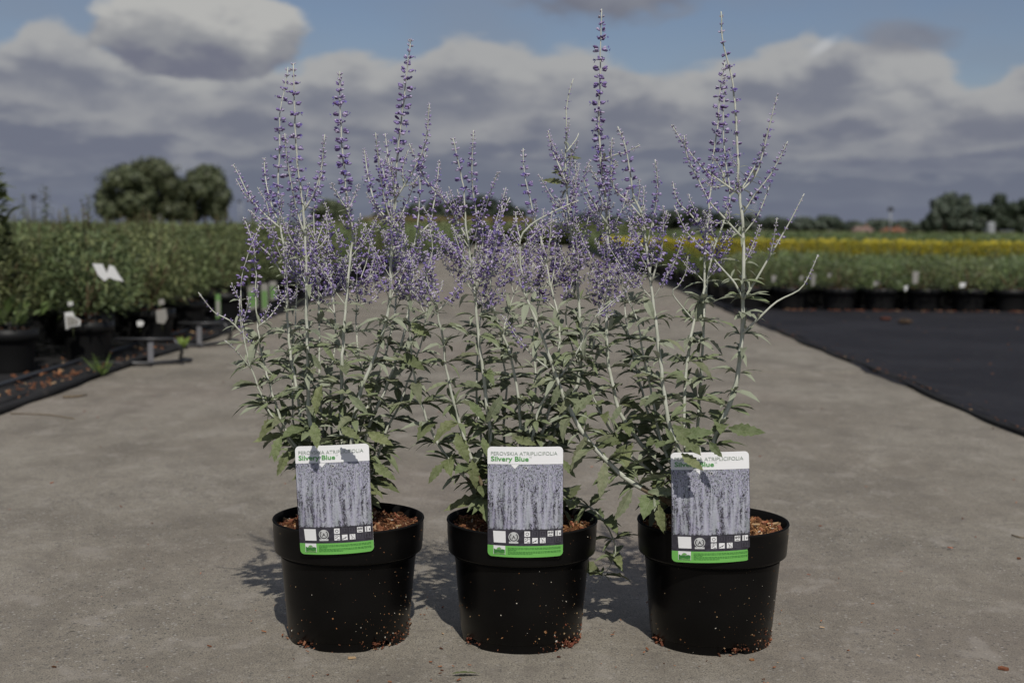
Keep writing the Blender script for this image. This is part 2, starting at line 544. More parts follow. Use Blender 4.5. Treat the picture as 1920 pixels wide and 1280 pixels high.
# ------------------------------------------------------------------ the setting
g = MB()
g.add([(-3000, -60, -0.02), (3000, -60, -0.02), (3000, 4500, -0.02), (-3000, 4500, -0.02)], [(0, 1, 2, 3)])
tag(g.build('ground', M_ground), 'flat open farmland reaching to the horizon', kind='structure')

DIRX = 0.0098
def edgeL(y): return -1.585 + DIRX * y
def edgeR(y): return 1.405 + DIRX * y

path = empty('path')
tag(path, 'wide grey concrete path between the plant beds', kind='structure')
ys = [-4.56, 0.44, 5.44, 10.44, 15.44, 20.44, 25.44, 30.44, 35.44, 41.5]
for a, b in zip(ys[:-1], ys[1:]):
    s = MB()
    gap = 0.013
    x = [edgeL(a), edgeR(a), edgeR(b), edgeL(b)]
    y = [a + gap, a + gap, b - gap, b - gap]
    c = 0.006
    lo = [(x[i], y[i], -0.012) for i in range(4)]
    mi = [(x[i], y[i], -c) for i in range(4)]
    sx = [1, -1, -1, 1]; sy = [1, 1, -1, -1]
    hi_ = [(x[i] + sx[i] * c, y[i] + sy[i] * c, 0.0) for i in range(4)]
    v = lo + mi + hi_
    f = []
    for kk in (0, 4):
        for i in range(4):
            j = (i + 1) % 4
            f.append((kk + i, kk + j, kk + 4 + j, kk + 4 + i))
    f.append((8, 9, 10, 11))
    s.add(v, f)
    s.build('concrete_slab', M_conc, path)
s = MB()      # dirt packed in the joints
s.add([(edgeL(-4), -4.5, -0.010), (edgeR(-4), -4.5, -0.010), (edgeR(41), 41.4, -0.010), (edgeL(41), 41.4, -0.010)], [(0, 1, 2, 3)])
s.build('joint_dirt', mat('joint_dirt', (0.05, 0.042, 0.034), 0.95, 0.1), path)


def fabric(name, xe, xo, side, m, label):
    """ground cloth with a wavy, slightly rumpled surface next to the path"""
    mb = MB()
    ny = 260
    Y = np.concatenate([np.linspace(-3, 14, 200), np.linspace(14.3, 41.4, 60)])
    cols = np.concatenate([np.array([0, .01, .03, .06, .1, .15, .22, .3]), np.linspace(.45, 1.0, 9) * 1.0 * 3, np.array([8, 30.0])])
    V = []
    for yv in Y:
        e = xe(yv) + 0.018 * math.sin(yv * 2.1) + 0.012 * math.sin(yv * 5.3 + 1) + 0.006 * math.sin(yv * 17)
        for ci, cx in enumerate(cols):
            x = e + side * cx
            z = 0.004
            if ci == 0: z = 0.002
            elif cx < 0.25: z = 0.006 + 0.010 * max(0, math.sin(yv * 3.1 + cx * 18)) * (1 - cx / .25) + 0.004 * math.sin(yv * 11 + cx * 40)
            elif cx < 9: z = 0.005 + 0.002 * math.sin(yv * 2.3 + cx * 5)
            V.append((x, yv, max(z, 0.002)))
    n = len(cols)
    F = []
    for i in range(len(Y) - 1):
        for j in range(n - 1):
            q = (i * n + j, i * n + j + 1, (i + 1) * n + j + 1, (i + 1) * n + j)
            F.append(q if side > 0 else q[::-1])
    mb.add(V, F, 0, True)
    return tag(mb.build(name, m), label, kind='structure')


fabric('ground_cloth', edgeR, None, 1, M_fab_r, 'blue-black woven ground cloth right of the path')
fabric('ground_cloth', edgeL, None, -1, M_fab_l, 'black ground cloth under the shrubs left of the path')


def rolled_edge(xe, side, name, label, r0=0.012):
    mb = MB()
    for kx, rr_, zz in ((0.0, r0, r0), (0.035, r0 * .7, r0 * .7)):
        P, Rr = [], []
        for yv in np.concatenate([np.linspace(-2, 14, 240), np.linspace(14.2, 41, 70)]):
            P.append((xe(yv) + side * (kx + 0.012 * math.sin(yv * 2.6 + kx * 60) + .006 * math.sin(yv * 9.1)), yv, zz * (1 + .25 * math.sin(yv * 7 + kx * 90))))
            Rr.append(rr_ * (1 + .35 * math.sin(yv * 13 + kx * 50) * math.sin(yv * 4.7)))
        mb.tube(P, Rr, 7)
    o = mb.build(name, M_fab_l)
    return tag(o, label, 'cloth edge')


rolled_edge(edgeR, 1, 'rolled_cloth_edge', 'rumpled black cloth hem along the right side of the path', 0.008)
rolled_edge(edgeL, -1, 'rolled_cloth_edge', 'dark rolled hem along the left side of the path', 0.013)
# irrigation pipe on the left cloth
mb = MB()
mb.tube([(edgeL(y) - 0.19 + 0.03 * math.sin(y * .9), y, 0.018) for y in np.linspace(1, 12, 80)], 0.008, 8)
tag(mb.build('irrigation_pipe', mat('grey_black_pipe', (0.035, 0.037, 0.042), 0.35)), 'thin black irrigation pipe lying on the cloth left of the path', 'pipe')

# ------------------------------------------------------------------ background plants
def leaf_quad(mb, p, d, up, L, Wd, mat_=0, droop=0.25):
    """pointed folded leaf of four triangles"""
    d = d / (np.linalg.norm(d) + 1e-9)
    s = np.cross(d, up); s /= np.linalg.norm(s) + 1e-9
    u = np.cross(s, d)
    m1 = p + d * L * .45
    tip = p + d * L - np.array([0, 0, droop * L])
    mb.add([p, m1 + s * Wd * .5 + u * Wd * .12, m1 - s * Wd * .5 + u * Wd * .12, tip, m1], [(0, 1, 4), (0, 4, 2), (1, 3, 4), (4, 3, 2)], mat_)


def shrub_mesh(name, seed, rad, z0, z1, n, L, Wd, mats, w=(1, ), shoots=3, flat=0.5, tops=None):
    r = np.random.default_rng(seed)
    mb = MB()
    mb.tube([(0, 0, z0 - .12), (0, 0, z0 + .02), (.01, .01, z0 + (z1 - z0) * .6)], [.008, .006, .003], 5, len(mats) - 1)
    for _ in range(5):
        a = r.uniform(0, 6.28)
        q = np.array([math.cos(a) * rad * .6, math.sin(a) * rad * .6, z0 + (z1 - z0) * r.uniform(.5, .9)])
        mb.tube([(0, 0, z0), tuple(q * .5 + np.array([0, 0, z0 * .5])), tuple(q)], [.005, .004, .002], 4, len(mats) - 1)
    for i in range(n):
        a = r.uniform(0, 6.28)
        hz = r.uniform(0, 1)
        rr_ = rad * math.sqrt(r.uniform(0.05, 1)) * (0.72 + 0.28 * math.sin(hz * 3.0 + .3)) * (1 + .18 * math.sin(3 * a + seed))
        z = z0 + (z1 - z0) * hz * (1 - .25 * (rr_ / rad) ** 2 * hz)
        p = np.array([math.cos(a) * rr_, math.sin(a) * rr_, z])
        d = np.array([math.cos(a + r.normal(0, .7)), math.sin(a + r.normal(0, .7)), r.normal(flat, .45)])
        up = np.array([r.normal(0, .3), r.normal(0, .3), 1.0])
        leaf_quad(mb, p, d, up, L * r.uniform(.65, 1.2), Wd * r.uniform(.7, 1.2), int(r.choice(len(w), p=np.array(w) / sum(w))), r.uniform(0, .5))
    for s_ in range(shoots):
        a = r.uniform(0, 6.28); rr_ = rad * r.uniform(0, .7)
        hgt = r.uniform(.03, .12)
        base = np.array([math.cos(a) * rr_, math.sin(a) * rr_, z1 - .03])
        topp = base + np.array([r.normal(0, .02), r.normal(0, .02), hgt + .03])
        mb.tube([tuple(base), tuple(topp)], [.0025, .0015], 4, len(mats) - 1)
        for j in range(7):
            tt = j / 6
            aa = r.uniform(0, 6.28)
            leaf_quad(mb, base + (topp - base) * tt, np.array([math.cos(aa), math.sin(aa), .7]), np.array([0, 0, 1.0]), L * .7 * (1.1 - tt * .5), Wd * .7, 0, .2)
    if tops:
        for i in range(tops[0]):
            a = r.uniform(0, 6.28); rr_ = rad * math.sqrt(r.uniform(0, 1))
            p = np.array([math.cos(a) * rr_, math.sin(a) * rr_, z1 + r.uniform(-.06, .02)])
            q = tops[1] * r.uniform(.6, 1.2)
            for kx in range(3):
                aa = r.uniform(0, 3.14)
                dv = np.array([math.cos(aa), math.sin(aa), r.normal(0, .5)])
                leaf_quad(mb, p - dv * q * .5, dv, np.array([0, 0, 1.0]), q, q * .8, tops[2], 0)
    return mb.mesh(name, mats)


M_bark_bg = mat('brown_twig', (0.10, 0.075, 0.045), 0.9, 0.1)
def fol(name, a, b, ov=.25, tr=.40):
    return mat(name, a, 0.55, 0.35, (b, 14, 3), obj_var=ov, transl=tr)
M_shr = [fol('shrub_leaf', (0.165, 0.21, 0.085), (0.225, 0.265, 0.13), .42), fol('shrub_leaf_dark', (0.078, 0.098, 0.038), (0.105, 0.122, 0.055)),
         fol('shrub_leaf_fresh', (0.21, 0.25, 0.095), (0.25, 0.28, 0.12)), M_bark_bg]
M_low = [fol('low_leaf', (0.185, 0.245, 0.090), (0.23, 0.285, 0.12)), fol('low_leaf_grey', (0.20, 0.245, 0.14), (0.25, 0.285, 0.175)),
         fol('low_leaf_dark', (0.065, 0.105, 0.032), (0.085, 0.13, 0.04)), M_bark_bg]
M_yel = [fol('yellow_plant_leaf', (0.12, 0.165, 0.045), (0.16, 0.20, 0.06)), mat('yellow_flower', (0.44, 0.36, 0.035), 0.7, 0.2, ((0.32, 0.28, 0.03), 20, 2), transl=.2), M_bark_bg]
M_broad = [fol('broad_leaf', (0.15, 0.20, 0.08), (0.20, 0.25, 0.11)), fol('broad_leaf_b', (0.14, 0.20, 0.06), (0.18, 0.24, 0.08)), M_bark_bg]

shr_meshes = [shrub_mesh('shrub_foliage', 11 + i, .25, .19, .515 + .015 * (i % 3), 820, .054, .019, M_shr, (6, 1.9, 1.5), shoots=1 + i) for i in range(4)]
low_meshes = [shrub_mesh('low_foliage', 31 + i, .19, .15, .40, 520, .038, .014, M_low, (5, 3, 1), shoots=2, flat=.8) for i in range(3)]
yel_meshes = [shrub_mesh('yellow_foliage', 51 + i, .19, .15, .41 + .02 * i, 300, .05, .018, M_yel, (1, ), shoots=0, flat=.8, tops=(120, .021, 1)) for i in range(3)]
tall_mesh = shrub_mesh('tall_shoots', 77, .12, .19, .62, 160, .06, .024, M_shr, (4, 3, 1), shoots=0)


def bg_pot_mesh(name, r=0.108, h=0.165, seg=26, soil=True):
    mb = MB()
    lathe(mb, [(r * .76, 0), (r * .80, .02), (r * .89, h * .70), (r * .90, h * .71), (r * .99, h * .72), (r, h), (r * .965, h), (r * .95, h * .86)], seg)
    return mb.mesh(name, [M_potbg])


def soil_mesh(name, r, h, n=40, seed=3, col_=M_chip):
    mb = MB()
    ri = [0, .4, .75, 1.0]
    V = []
    for i, q in enumerate(ri):
        for j in range(20):
            a = j / 20 * 6.283
            V.append((r * q * math.cos(a), r * q * math.sin(a), h + .006 * (1 - q) + .002 * math.sin(5 * a + i)))
    F = [(i * 20 + j, i * 20 + (j + 1) % 20, (i + 1) * 20 + (j + 1) % 20, (i + 1) * 20 + j) for i in range(3) for j in range(20)]
    mb.add(V, F, 0, True)
    r_ = np.random.default_rng(seed)
    for _ in range(n):
        a, q = r_.uniform(0, 6.28), r * math.sqrt(r_.uniform(0, .95))
        mb.box((q * math.cos(a), q * math.sin(a), h + .008), (.02, .008, .004), int(r_.integers(1, 4)), Euler((r_.normal(0, .4), r_.normal(0, .4), r_.uniform(0, 3.1))).to_matrix())
    return mb.mesh(name, [M_soil] + col_)


bgpot = bg_pot_mesh('pot')
bgsoil = soil_mesh('potting_mix', .098, .145)
lowpot = bg_pot_mesh('pot', .125, .155)
lowsoil = soil_mesh('potting_mix', .114, .138, 50)


def place_plant(name, x, y, fol_me, pot_me, soil_me, label, cat, group, sc_=(1, 1), z=0.004, full=True):
    e = empty(name, (x, y, z + .004), random.uniform(0, 6.28))
    tag(e, label, cat, group)
    link('pot', pot_me, e)
    if full:
        link('potting_mix', soil_me, e)
    f = link('foliage', fol_me, e)
    f.scale = (sc_[0], sc_[0], sc_[1])
    return e


# --- left block, nearest first
G_L = 'green shrubs in black pots left of the path'
def left_positions():
    out = []
    ry = 0
    y = 5.62
    out = [(-2.10, 5.22), (-2.42, 5.5)]
    while y < 40:
        x0 = edgeL(y) - 0.20 - (0.155 if ry % 2 else 0)
        x = x0
        lim = -0.40 * y - 0.6
        while x > lim:
            out.append((x, y))
            x -= 0.36
        ry += 1
        y += 0.40
    return out
LP = left_positions()
LP.sort(key=lambda p: p[1])
special_left = {}
nleft = 0
front_i = -1
for i, (x, y) in enumerate(LP):
    if y > 19.5 or nleft >= 298: break
    x += random.uniform(-.025, .025); yy = y + random.uniform(-.03, .03)
    near = y < 6.3 and x > edgeL(y) - .4
    px = 960 + FPX * x / y
    lab = 'dense green shrub in a black pot within the block left of the path'
    if x > edgeL(y) - .26:
        front_i = front_i + 1 if i else 0
        if front_i < 7:
            lab = ['shrub nearest the camera at the cloth edge on the left', 'second shrub along the left cloth edge, its wide black pot in plain view', 'third shrub along the left cloth edge, behind a grey-legged stand',
                   'fourth shrub along the left cloth edge, between the two stands', 'fifth shrub along the left cloth edge, behind the farther stand', 'sixth shrub along the left cloth edge, beside the outermost sage tips',
                   'seventh shrub along the left cloth edge, behind the left sage'][front_i]
    elif y < 5.2: lab = 'green shrub whose foliage cuts the left edge of the photo'
    place_plant('potted_shrub', x, yy, shr_meshes[i % 4], bgpot, bgsoil, lab, 'shrub', G_L,
                (random.uniform(.74, 1.04), random.uniform(.83, 1.06)), full=y < 9)
    nleft += 1
y_left_end = LP[nleft][1] - .1


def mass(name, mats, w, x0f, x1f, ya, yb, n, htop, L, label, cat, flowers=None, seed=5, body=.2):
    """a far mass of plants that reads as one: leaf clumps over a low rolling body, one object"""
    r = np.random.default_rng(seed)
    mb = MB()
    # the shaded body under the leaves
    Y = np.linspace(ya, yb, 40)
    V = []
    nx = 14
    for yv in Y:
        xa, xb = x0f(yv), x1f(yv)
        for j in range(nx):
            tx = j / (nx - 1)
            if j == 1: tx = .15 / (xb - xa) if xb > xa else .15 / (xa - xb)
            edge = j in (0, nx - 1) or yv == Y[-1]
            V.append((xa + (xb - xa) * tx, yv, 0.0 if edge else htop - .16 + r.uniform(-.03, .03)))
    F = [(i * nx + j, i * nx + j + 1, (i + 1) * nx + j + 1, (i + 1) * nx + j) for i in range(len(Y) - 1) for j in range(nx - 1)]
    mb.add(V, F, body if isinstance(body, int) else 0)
    # leaves: denser close by
    t = r.uniform(0, 1, n) ** 1.6
    yy = ya + (yb - ya) * t
    for i in range(n):
        yv = yy[i]
        xa, xb = x0f(yv), x1f(yv)
        xv = xa + (xb - xa) * r.uniform(0, 1)
        lump = .05 * math.sin(xv * 7.1 + yv * 3) + .04 * math.sin(xv * 3.3 - yv * 5.7)
        z = htop + lump - abs(r.normal(0, .09))
        if i % 3 == 0 and yv < ya + 8: yv = ya - r.uniform(0, .25); z = r.uniform(.1, htop)
        if i % 5 == 1:
            yv = ya + (yb - ya) * r.uniform(0, 1) ** 1.2; xv = x0f(yv) + (.12 if x1f(yv) > x0f(yv) else -.12) * r.uniform(-.8, 1); z = r.uniform(.12, htop)
        s_ = L * r.uniform(.7, 1.3) * (1 + yv / 60)
        a = r.uniform(0, 6.28)
        mi = int(r.choice(len(w), p=np.array(w) / sum(w)))
        leaf_quad(mb, np.array([xv, yv, z]), np.array([math.cos(a), math.sin(a), r.normal(.6, .5)]), np.array([r.normal(0, .3), 0, 1.0]), s_, s_ * .42, mi, .2)
        if flowers and r.uniform() < flowers[0]:
            zf = htop + .03 + r.uniform(-.05, .03)
            leaf_quad(mb, np.array([xv, yv, zf]), np.array([math.cos(a), math.sin(a), r.normal(0, .6)]), np.array([0, -.6, 1.0]), s_ * .7, s_ * .6, flowers[1], 0)
    o = mb.build(name, mats)
    return tag(o, label, cat, kind='stuff')


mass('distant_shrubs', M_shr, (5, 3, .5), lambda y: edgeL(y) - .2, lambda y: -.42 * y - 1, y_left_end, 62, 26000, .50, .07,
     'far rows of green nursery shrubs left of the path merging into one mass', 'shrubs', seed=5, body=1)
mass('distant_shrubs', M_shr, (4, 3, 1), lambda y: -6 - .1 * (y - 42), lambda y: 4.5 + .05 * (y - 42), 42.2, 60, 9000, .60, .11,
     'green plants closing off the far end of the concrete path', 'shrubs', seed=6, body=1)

# --- right block
RP = []
y = 9.66
row = 0
while y < 11.1:
    x = edgeR(y) + .17 + (.0 if row % 2 == 0 else .15)
    while x < .40 * y + .5:
        RP.append((x, y)); x += .312
    y += .29; row += 1
for i, (x, y) in enumerate(RP):
    first = y < 9.7
    lab = 'low green plant in the front right row, pot number %s from its left end' % ('one two three four five six seven eight nine ten eleven twelve'.split()[i % 12]) if first else 'low green plant in the rows behind the front right pots'
    place_plant('low_plant', x + random.uniform(-.02, .02), y + random.uniform(-.02, .02), low_meshes[i % 3], lowpot, lowsoil, lab, 'potted plant',
                'low green plants in the front rows right of the path', (random.uniform(.9, 1.12), random.uniform(.88, 1.02)), full=first)
YP = []
row = 0
while y < 26:
    x = edgeR(y) + .2 + (.0 if row % 2 == 0 else .15)
    while x < .40 * y + .6:
        YP.append((x, y)); x += .34
    y += .34; row += 1
YP = YP[:298]
for i, (x, y) in enumerate(YP):
    place_plant('yellow_flowering_plant', x + random.uniform(-.03, .03), y + random.uniform(-.02, .02), yel_meshes[i % 3], bgpot, bgsoil,
                'yellow flowering plant in the wide yellow band right of the path', 'potted plant', 'yellow flowering plants behind the green rows',
                (random.uniform(.95, 1.15), random.uniform(.82, .92)), full=False)
y_yel = YP[-1][1] + .3
mass('yellow_flower_band', M_yel, (1, ), lambda y: edgeR(y) + .1, lambda y: .42 * y + 1, y_yel, 25.5, 9000, .335, .07,
     'far part of the yellow flowering band right of the path', 'flowers', (0.55, 1), seed=8, body=0)
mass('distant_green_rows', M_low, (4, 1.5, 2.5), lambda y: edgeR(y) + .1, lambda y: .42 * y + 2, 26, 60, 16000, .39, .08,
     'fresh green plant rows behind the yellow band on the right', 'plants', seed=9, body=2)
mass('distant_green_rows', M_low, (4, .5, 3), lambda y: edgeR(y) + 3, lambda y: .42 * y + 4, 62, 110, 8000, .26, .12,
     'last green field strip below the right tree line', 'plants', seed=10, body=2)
# wheat strip
mb = MB()
r = np.random.default_rng(4)
Vw = []
for x in np.linspace(-11, 1.5, 300):
    for (yv, zz) in ((100, 0), (100 + r.uniform(-.3, .3), 1.05 + r.uniform(-.07, .07)), (150, 1.2 + r.uniform(-.05, .05))):
        Vw.append((x, yv, zz))
Fw = [(i * 3 + j, i * 3 + 3 + j, i * 3 + 4 + j, i * 3 + 1 + j) for i in range(299) for j in range(2)]
mb.add(Vw, Fw, 0)
for _ in range(2500):
    x = r.uniform(-11, 1.5); yv = r.uniform(99.6, 125)
    leaf_quad(mb, np.array([x, yv, 1.0]), np.array([r.normal(0, .15), 0, 1.0]), np.array([0, -1.0, 0]), r.uniform(.15, .35), .09, 0, 0)
tag(mb.build('grain_field', mat('ripe_grain', (0.21, 0.165, 0.085), 0.9, 0.1, ((0.16, 0.13, 0.06), 1.5, 4))), 'thin tan strip of ripe grain beyond the far shrubs', 'field', kind='stuff')

# --- tall shoots above the left block
def shoot(px, ptop, Y, label, seed, wide=1.0):
    r = np.random.default_rng(seed)
    b = at(px, 420, Y); t_ = at(px + r.uniform(-4, 4), ptop, Y)
    e = empty('tall_shoot', (b.x, Y, 0.004)); tag(e, label, 'plant', 'tall shoots sticking out of the left shrub block')
    mb = MB()
    hh = t_.z
    mb.tube([(0, 0, 0), (.01, 0, hh * .5), (t_.x - b.x, 0, hh)], [.006, .004, .002], 5)
    mb.build('stem', M_bark_bg, e)
    mb = MB()
    z0 = .50
    n = int(16 + (hh - z0) * 60)
    for i in range(n):
        tt = i / (n - 1)
        a = i * 2.4 + r.uniform(-.3, .3)
        L = .075 * wide * (1.15 - .6 * tt)
        leaf_quad(mb, np.array([(t_.x - b.x) * tt, 0, z0 + (hh - z0) * tt]), np.array([math.cos(a), math.sin(a), .45]), np.array([0, 0, 1.0]), L, L * .42, 1 if i % 3 else 0, .35)
    mb.build('leaf_spray', M_shr, e)
shoot(44, 366, 9.5, 'leafy shoot left of the slim post above the shrubs', 1)
shoot(86, 352, 9.0, 'tallest leafy shoot at the far left above the shrubs', 2, 1.3)
shoot(168, 368, 9.6, 'leafy shoot just left of the big round tree', 3, 1.1)
shoot(122, 392, 9.4, 'short leafy shoot between the two taller ones', 4)
shoot(200, 392, 10, 'short shoot overlapping the left foot of the big tree', 5)
# a taller shrub cut by the left frame edge
e = empty('tall_bush', (at(-52, 420, 5.6).x, 5.6, .004)); tag(e, 'tall dark green bush cut off by the left edge of the photo', 'bush')
shrub_me = shrub_mesh('foliage', 91, .16, .2, .80, 420, .085, .035, M_shr, (3, 4, .4), shoots=2)
link('foliage', shrub_me, e); link('pot', bgpot, e); link('potting_mix', bgsoil, e)
# broad leaved plant in the nearest left pot
e = empty('broad_leaved_plant', (at(18, 640, 5.15).x, 5.15, .008)); tag(e, 'pale oval-leaved plant in the nearest pot at lower left', 'potted plant')
mb = MB()
r = np.random.default_rng(12)
for i in range(46):
    a = r.uniform(0, 6.28); rr_ = r.uniform(.02, .13)
    leaf_quad(mb, np.array([math.cos(a) * rr_, math.sin(a) * rr_, r.uniform(.17, .25)]), np.array([math.cos(a) * .5, math.sin(a) * .5, r.uniform(.3, 1.2)]),
              np.array([-math.cos(a), -math.sin(a) - .5, .6]), r.uniform(.04, .06), r.uniform(.024, .034), int(r.integers(0, 2)), 0)
mb.build('foliage', M_broad, e)
link('pot', bgpot, e); link('potting_mix', bgsoil, e)

# --- tags among the plants
M_tag_w = mat('white_plastic_tag', (0.66, 0.66, 0.65), 0.5, 0.4)
M_tag_g = mat('green_printed_tag', (0.13, 0.25, 0.08), 0.5, 0.4)
M_tag_p = mat('pale_dirty_tag', (0.27, 0.26, 0.24), 0.6, 0.3)


def plant_tag(pl, Y, label, m, m2=None, group='small plant tags among the shrubs', shape=None):
    """pl: outline polygon in photo pixels, standing at distance Y"""
    P = [at(x, y, Y) for x, y in pl]
    c = sum(P, Vector()) / len(P)
    e = empty('plant_tag', (c.x, c.y, c.z)); tag(e, label, 'tag', group)
    mb = MB()
    n = len(P)
    V = [(p.x - c.x, 0.0, p.z - c.z) for p in P] + [(p.x - c.x, 0.0015, p.z - c.z) for p in P]
    F = [tuple(range(n)), tuple(range(2 * n - 1, n - 1, -1))] + [(i, i + n, (i + 1) % n + n, (i + 1) % n) for i in range(n)]
    mb.add(V, F, 0)
    mb.build('card', m, e)
    if m2:
        mb = MB()
        q = 0.80
        V2 = [(p.x - c.x) * q for p in P]
        zz = [(p.z - c.z) for p in P]
        zt = max(zz) * .45
        mb.add([((P[i].x - c.x) * q, -.0015, min((P[i].z - c.z) * q, zt)) for i in range(n)], [tuple(range(n))])
        mb.build('print', m2, e)
    mb = MB()
    zl = min(p.z for p in P) - c.z
    mb.tube([(0, .002, zl + .01), (0, .006, zl - .04)], .0012, 5)
    mb.build('stalk', M_shr[1], e)
    return e


plant_tag([(173, 494), (192, 495), (200, 512), (205, 497), (214, 500), (222, 514), (232, 528), (214, 524), (205, 520), (196, 527), (184, 516)], 5.25, 'large creased white tag standing highest among the left shrubs', M_tag_w)
plant_tag([(121, 586), (136, 584), (140, 594), (151, 600), (150, 610), (134, 612), (124, 618)], 5.4, 'white tag with printed panel at the rim of the second left pot', M_tag_w, M_tag_p)
plant_tag([(127, 566), (136, 565), (137, 572), (128, 574)], 5.45, 'tiny white tag tip just above the printed white tag', M_tag_w)
plant_tag([(256, 603), (262, 599), (270, 604), (268, 611), (258, 612)], 6.1, 'small round white tag between two left pots', M_tag_w)
plant_tag([(292, 582), (311, 578), (314, 596), (308, 607), (294, 605)], 6.0, 'pale dirty tag hanging over a black rim', M_tag_p)
plant_tag([(297, 562), (307, 560), (309, 570), (298, 572)], 6.05, 'small pale tag above the dirty one', M_tag_p)
plant_tag([(404, 552), (413, 551), (414, 594), (405, 598)], 6.9, 'narrow pale green tag over the third left pot', M_tag_g, M_tag_p)
plant_tag([(464, 536), (482, 534), (484, 576), (466, 582)], 7.9, 'green and white tag behind the left sage, nearest its stems', M_tag_p, M_tag_g)
plant_tag([(489, 532), (502, 531), (503, 580), (491, 584)], 8.1, 'second green tag behind the left sage', M_tag_p, M_tag_g)
plant_tag([(505, 528), (518, 527), (520, 560), (507, 564)], 8.3, 'green tag farthest right of the three behind the sage', M_tag_p, M_tag_g)
for i, (x, yy) in enumerate([(1450, 522), (1524, 524), (1502, 521), (1716, 520), (1804, 534), (1698, 540), (1643, 531), (1555, 516)]):
    h_ = [11, 22, 8, 22, 8, 9, 8, 7][i]
    w_ = [6, 6, 5, 9, 9, 4, 10, 5][i]
    plant_tag([(x - w_ / 2, yy - h_ / 2), (x + w_ / 2 + 3, yy - h_ / 2), (x + w_ / 2, yy + h_ / 2), (x - w_ / 2, yy + h_ / 2 + 1)], 9.47,
              ['small white tag on the front right pots, leftmost', 'slanted pale tag behind the outermost sage tip', 'tiny white tag just left of the slanted pale one',
               'tall pale tag with a white foot above the front right pots', 'round white tag on the front right row near the photo edge', 'thin white tag hanging over a black rim beside the tall one',
               'pinkish tag at the foot of the front right foliage', 'tiny pale tag in the front right foliage'][i], M_tag_w if i in (4, 5) else M_tag_p, group='small tags on the front right pots')

# --- pot stands (anti-tip frames) on the left
M_metal = mat('dull_grey_metal', (0.16, 0.16, 0.17), 0.45, 0.5)
M_blackm = mat('black_frame', (0.03, 0.03, 0.032), 0.4, 0.5)


def stand(xl, xr, ybar, xleg, yfoot, xfoot, yfoot2, label):
    G = gnd(xleg, yfoot)
    Y = G.y
    a = at(xl, ybar, Y); b = at(xr, ybar, Y); f = gnd(xfoot, yfoot2)
    e = empty('pot_stand', (G.x, G.y, 0.006)); tag(e, label, 'pot stand', 'metal frames that hold the left pots upright')
    o = Vector((G.x, G.y, 0.0))
    mb = MB(); mb.tube([a - o, (a + b) / 2 - o + Vector((0, -.01, 0)), b - o], .006, 8); mb.build('top_bar', M_blackm, e)
    mb = MB(); mb.box((0, 0, (a.z + b.z) / 4), (.022, .006, (a.z + b.z) / 2), 0); mb.build('front_leg', M_metal, e)
    mb = MB()
    mb.tube([b - o, b - o + Vector((.03, .01, -a.z * .5)), f - o + Vector((-.05, .02, .01))], .007, 8); mb.build('side_leg', M_blackm, e)
    mb = MB()
    mb.tube([Vector((-.28, -.02, .006)), Vector((-.1, -.015, .006)), Vector((.0, -.005, .006)), (f - o) * .6 + Vector((0, -.01, .006)), f - o + Vector((0, 0, .006)), f - o + Vector((-.06, .06, .006))], [.008] * 6, 8)
    mb.build('foot_bar', M_blackm, e)


stand(214, 326, 638, 283, 686, 358, 680, 'metal stand around the second left pot with a grey front leg')
stand(334, 420, 608, 374, 652, 446, 643, 'farther metal stand around the third left pot with a bright front leg')

# --- weed and bark litter on the left cloth
e = empty('weed', gnd(192, 706)); tag(e, 'small grassy weed growing at the cloth edge on the left', 'weed')
mb = MB()
r = np.random.default_rng(5)
for i in range(46):
    a = r.uniform(0, 6.28); L = r.uniform(.04, .11)
    d = np.array([math.cos(a) * r.uniform(.2, 1), math.sin(a) * r.uniform(.2, 1), 1.0])
    leaf_quad(mb, np.array([r.normal(0, .008), r.normal(0, .008), 0.006]), d, np.array([math.sin(a), 0.3, .2]), L, .005, 0, .1)
mb.build('blades', [mat('weed_green', (0.14, 0.21, 0.05), 0.7, transl=.2)], e)
e = empty('weed', gnd(344, 655)); tag(e, 'tiny bright green weed between the two left pot stands', 'weed')
mb = MB()
for i in range(12):
    a = r.uniform(0, 6.28)
    leaf_quad(mb, np.array([0, 0, .006]), np.array([math.cos(a) * .5, math.sin(a) * .5, 1.0]), np.array([math.sin(a), -1, .2]), r.uniform(.04, .07), .018, 0, .1)
mb.build('leaf_blades', [mat('weed_bright', (0.2, 0.28, 0.06), 0.7, transl=.2)], e)


def chip_mesh(name, seed, L=.014, m=0):
    r_ = np.random.default_rng(seed)
    n = 5
    a = np.sort(r_.uniform(0, 6.28, n))
    V = [(L * .5 * math.cos(t_) * r_.uniform(.75, 1.1), L * .24 * math.sin(t_) * r_.uniform(.7, 1.2), 0) for t_ in a]
    V += [(x * .92 + r_.normal(0, L * .03), y * .85, L * r_.uniform(.10, .2)) for x, y, z in V]
    F = [tuple(range(n))[::-1], tuple(range(n, 2 * n))] + [(i, (i + 1) % n, (i + 1) % n + n, i + n) for i in range(n)]
    mb_ = MB(); mb_.add(V, F)
    me = mb_.mesh(name, [M_chip[m]])
    return me


chips = [chip_mesh('bark_chip', 100 + i, .015, (0, 1, 0, 2, 1, 3, 0, 1)[i % 8]) for i in range(16)]


